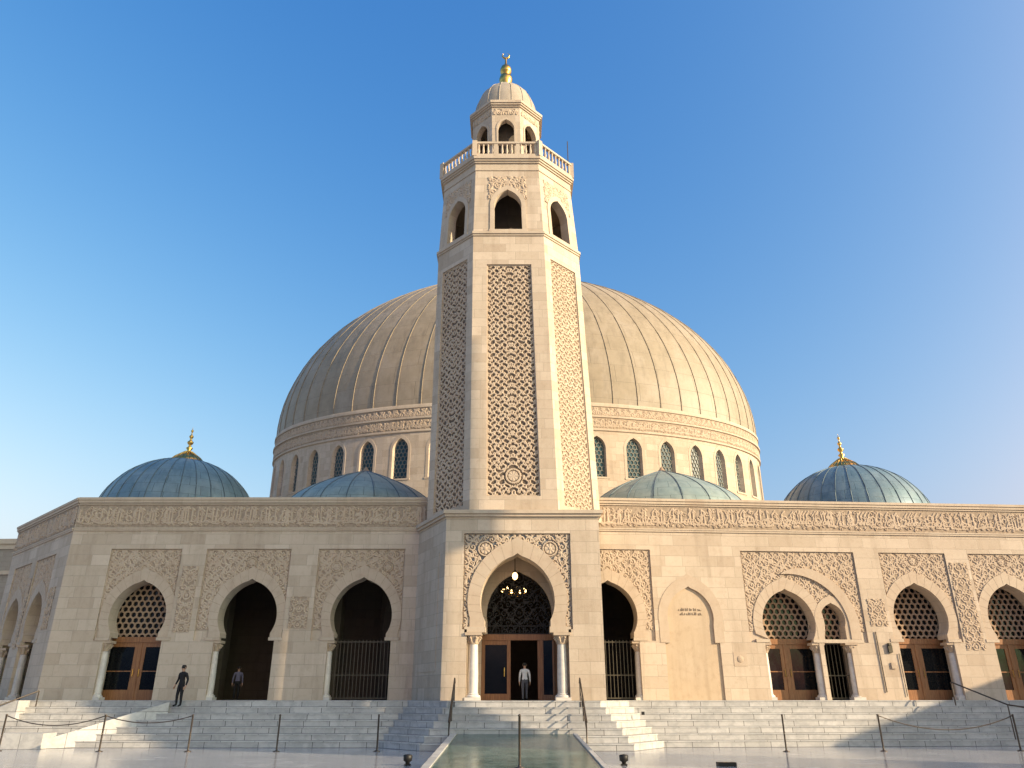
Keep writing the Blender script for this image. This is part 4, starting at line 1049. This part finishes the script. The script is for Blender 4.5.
# ------------------------------------------------------------------ people
def person(label, loc, rz, pose, mats, height=1.75):
    """one continuous skinned body; pose: joint overrides. mats: hair, skin, top, legs, shoes"""
    J = {'pelvis': (0, 0, .95), 'waist': (0, 0, 1.1), 'chest': (0, .0, 1.32), 'neck0': (0, .01, 1.47), 'neck': (0, -.01, 1.53), 'head0': (0, -.02, 1.6), 'head1': (0, -.02, 1.67), 'head2': (0, -.01, 1.725)}
    for s_, n in ((-1, 'l'), (1, 'r')):
        J.update({'hip' + n: (s_ * .095, 0, .9), 'knee' + n: (s_ * .1, -.02, .5), 'ank' + n: (s_ * .1, .02, .09), 'toe' + n: (s_ * .12, -.15, .04), 'sh' + n: (s_ * .19, .01, 1.41),
                  'elb' + n: (s_ * .25, .03, 1.13), 'wri' + n: (s_ * .27, -.04, .88), 'palm' + n: (s_ * .27, -.06, .8)})
    J.update(pose)
    Rd = dict(pelvis=.135, waist=.125, chest=.15, neck0=.085, neck=.056, head0=.083, head1=.1, head2=.075)
    for n in 'lr': Rd.update({'hip' + n: .1, 'knee' + n: .068, 'ank' + n: .05, 'toe' + n: .042, 'sh' + n: .075, 'elb' + n: .052, 'wri' + n: .036, 'palm' + n: .036})
    E = [('pelvis', 'waist'), ('waist', 'chest'), ('chest', 'neck0'), ('neck0', 'neck'), ('neck', 'head0'), ('head0', 'head1'), ('head1', 'head2')]
    for n in 'lr': E += [('pelvis', 'hip' + n), ('hip' + n, 'knee' + n), ('knee' + n, 'ank' + n), ('ank' + n, 'toe' + n), ('chest', 'sh' + n), ('sh' + n, 'elb' + n), ('elb' + n, 'wri' + n), ('wri' + n, 'palm' + n)]
    for n, s_ in (('l', -1), ('r', 1)):
        p = Vector(J['palm' + n]); d = (p - Vector(J['wri' + n])).normalized()
        for i, (off, ln) in enumerate(((-.034, .07), (-.012, .085), (.012, .08), (.033, .062))):
            k = 'f%s%d' % (n, i); J[k] = tuple(p + d * .045 + Vector((0, off, 0))); J[k + 't'] = tuple(p + d * (.045 + ln) + Vector((-s_ * .02, off * 1.15, 0)))
            Rd[k] = .011; Rd[k + 't'] = .008; E += [('palm' + n, k), (k, k + 't')]
        k = 'th' + n; J[k] = tuple(p + d * .015 + Vector((-s_ * .0, -.055, 0))); J[k + 't'] = tuple(p + d * .055 + Vector((-s_ * .02, -.07, 0))); Rd[k] = .013; Rd[k + 't'] = .009; E += [('palm' + n, k), (k, k + 't')]
    names = list(J); me = bpy.data.meshes.new('person'); me.from_pydata([J[n] for n in names], [(names.index(a), names.index(b)) for a, b in E], [])
    tmp = bpy.data.objects.new('person', me); COL.objects.link(tmp)
    sk = tmp.modifiers.new('skin', 'SKIN'); sk.use_smooth_shade = True
    for i, n in enumerate(names):
        r = Rd[n]; v = me.skin_vertices[0].data[i]; v.radius = (r, r * (.72 if n in ('pelvis', 'waist', 'chest') else 1)); v.use_root = n == 'pelvis'
    tmp.modifiers.new('sub', 'SUBSURF').levels = 2; tmp.modifiers['sub'].render_levels = 2
    dg = bpy.context.evaluated_depsgraph_get(); em = bpy.data.meshes.new_from_object(tmp.evaluated_get(dg)); bpy.data.objects.remove(tmp)
    hair, skin, top, legs, shoes = mats; em.materials.clear()
    for m in (skin, top, legs, shoes): em.materials.append(m)
    wl, wr = Vector(J['wril']), Vector(J['wrir']); pl_, pr_ = Vector(J['palml']), Vector(J['palmr'])
    for p in em.polygons:
        c = p.center; z = c.z
        k = 2 if z < .98 else 1
        if z < .085: k = 3
        arm = abs(c.x) > .165 and z < 1.4 and z > .6
        if arm: k = 1
        if z > 1.49: k = 0
        for w_, q in ((wl, pl_), (wr, pr_)):
            if (c - w_).dot((q - w_).normalized()) > -.01 and (c - q).length < .13 and abs(c.x) > .1: k = 0
        p.material_index = k; p.use_smooth = True
    o = bpy.data.objects.new('person', em); COL.objects.link(o); o.location = loc; o.rotation_euler = (0, 0, rz); o.scale = (height / 1.78,) * 3
    tag(o, label, 'person'); ORIG[o.name] = Vector((0, 0, 0))
    hb = MB(); hx = J['head1']
    hb.lathe((hx[0], hx[1] + .015, hx[2] - .02), [(.098, -.03), (.108, .03), (.1, .085), (.07, .115), (.001, .128)], 14); hb.build('hair', hair, o, smooth=True)
    fc = MB(); fy = hx[1] - .1
    fc.tube([(hx[0], fy + .015, hx[2] - .0), (hx[0], fy - .02, hx[2] - .045), (hx[0], fy + .01, hx[2] - .055)], [.01, .016, .012], 6); fc.build('nose', skin, o, smooth=True)
    for s_ in (-1, 1):
        ea = MB(); ea.lathe((hx[0] + s_ * .1, hx[1] + .01, hx[2] - .05), [(.006, 0), (.018, .02), (.02, .045), (.006, .065)], 8); ea.build('ear', skin, o, smooth=True)
        ey = MB(); ey.lathe((hx[0] + s_ * .035, fy + .018, hx[2] - .012), [(.002, 0), (.011, .006), (.002, .014)], 8); ey.build('eye', M['hair'], o)
    mo = MB(); mo.tube([(hx[0] - .025, fy + .012, hx[2] - .085), (hx[0], fy + .006, hx[2] - .085), (hx[0] + .025, fy + .012, hx[2] - .085)], .006, 6); mo.build('mouth', M['reliefbg'], o)
    return o
zst = FL - 2 * RISE
person('person dressed in black with a dark cap standing on the left steps', (-15.72, 38.85 - 1.5 * TREAD, FL - 1 * RISE), R(-25),
       {'elbr': (.29, .06, 1.14), 'wrir': (.3, -.03, .9), 'palmr': (.295, -.06, .82), 'kneel': (-.11, -.06, .5), 'ankl': (-.13, -.02, .09), 'toel': (-.17, -.18, .04), 'elbl': (-.3, .06, 1.16), 'wril': (-.36, -.02, .93), 'palml': (-.36, -.05, .85)},
       (M['hair'], M['skin'], M['black'], M['black'], M['black']), 1.86)
pw_ = person('person in white shirt and grey trousers walking in through the main doorway', (.62, 39.0, FL), R(180),
       {'kneel': (-.09, -.1, .5), 'ankl': (-.09, -.08, .1), 'toel': (-.1, -.25, .05), 'ankr': (.1, .14, .1), 'toer': (.11, -.02, .04)},
       (M['hair'], M['skin'], M['white'], M['greytr'], M['black']), 1.72)
person('person in pale lavender top standing in the shade of the open archway', (-14.75, 43.2, FL), R(20), {}, (M['hair'], M['skin'], M['lav'], M['black'], M['black']), 1.7)
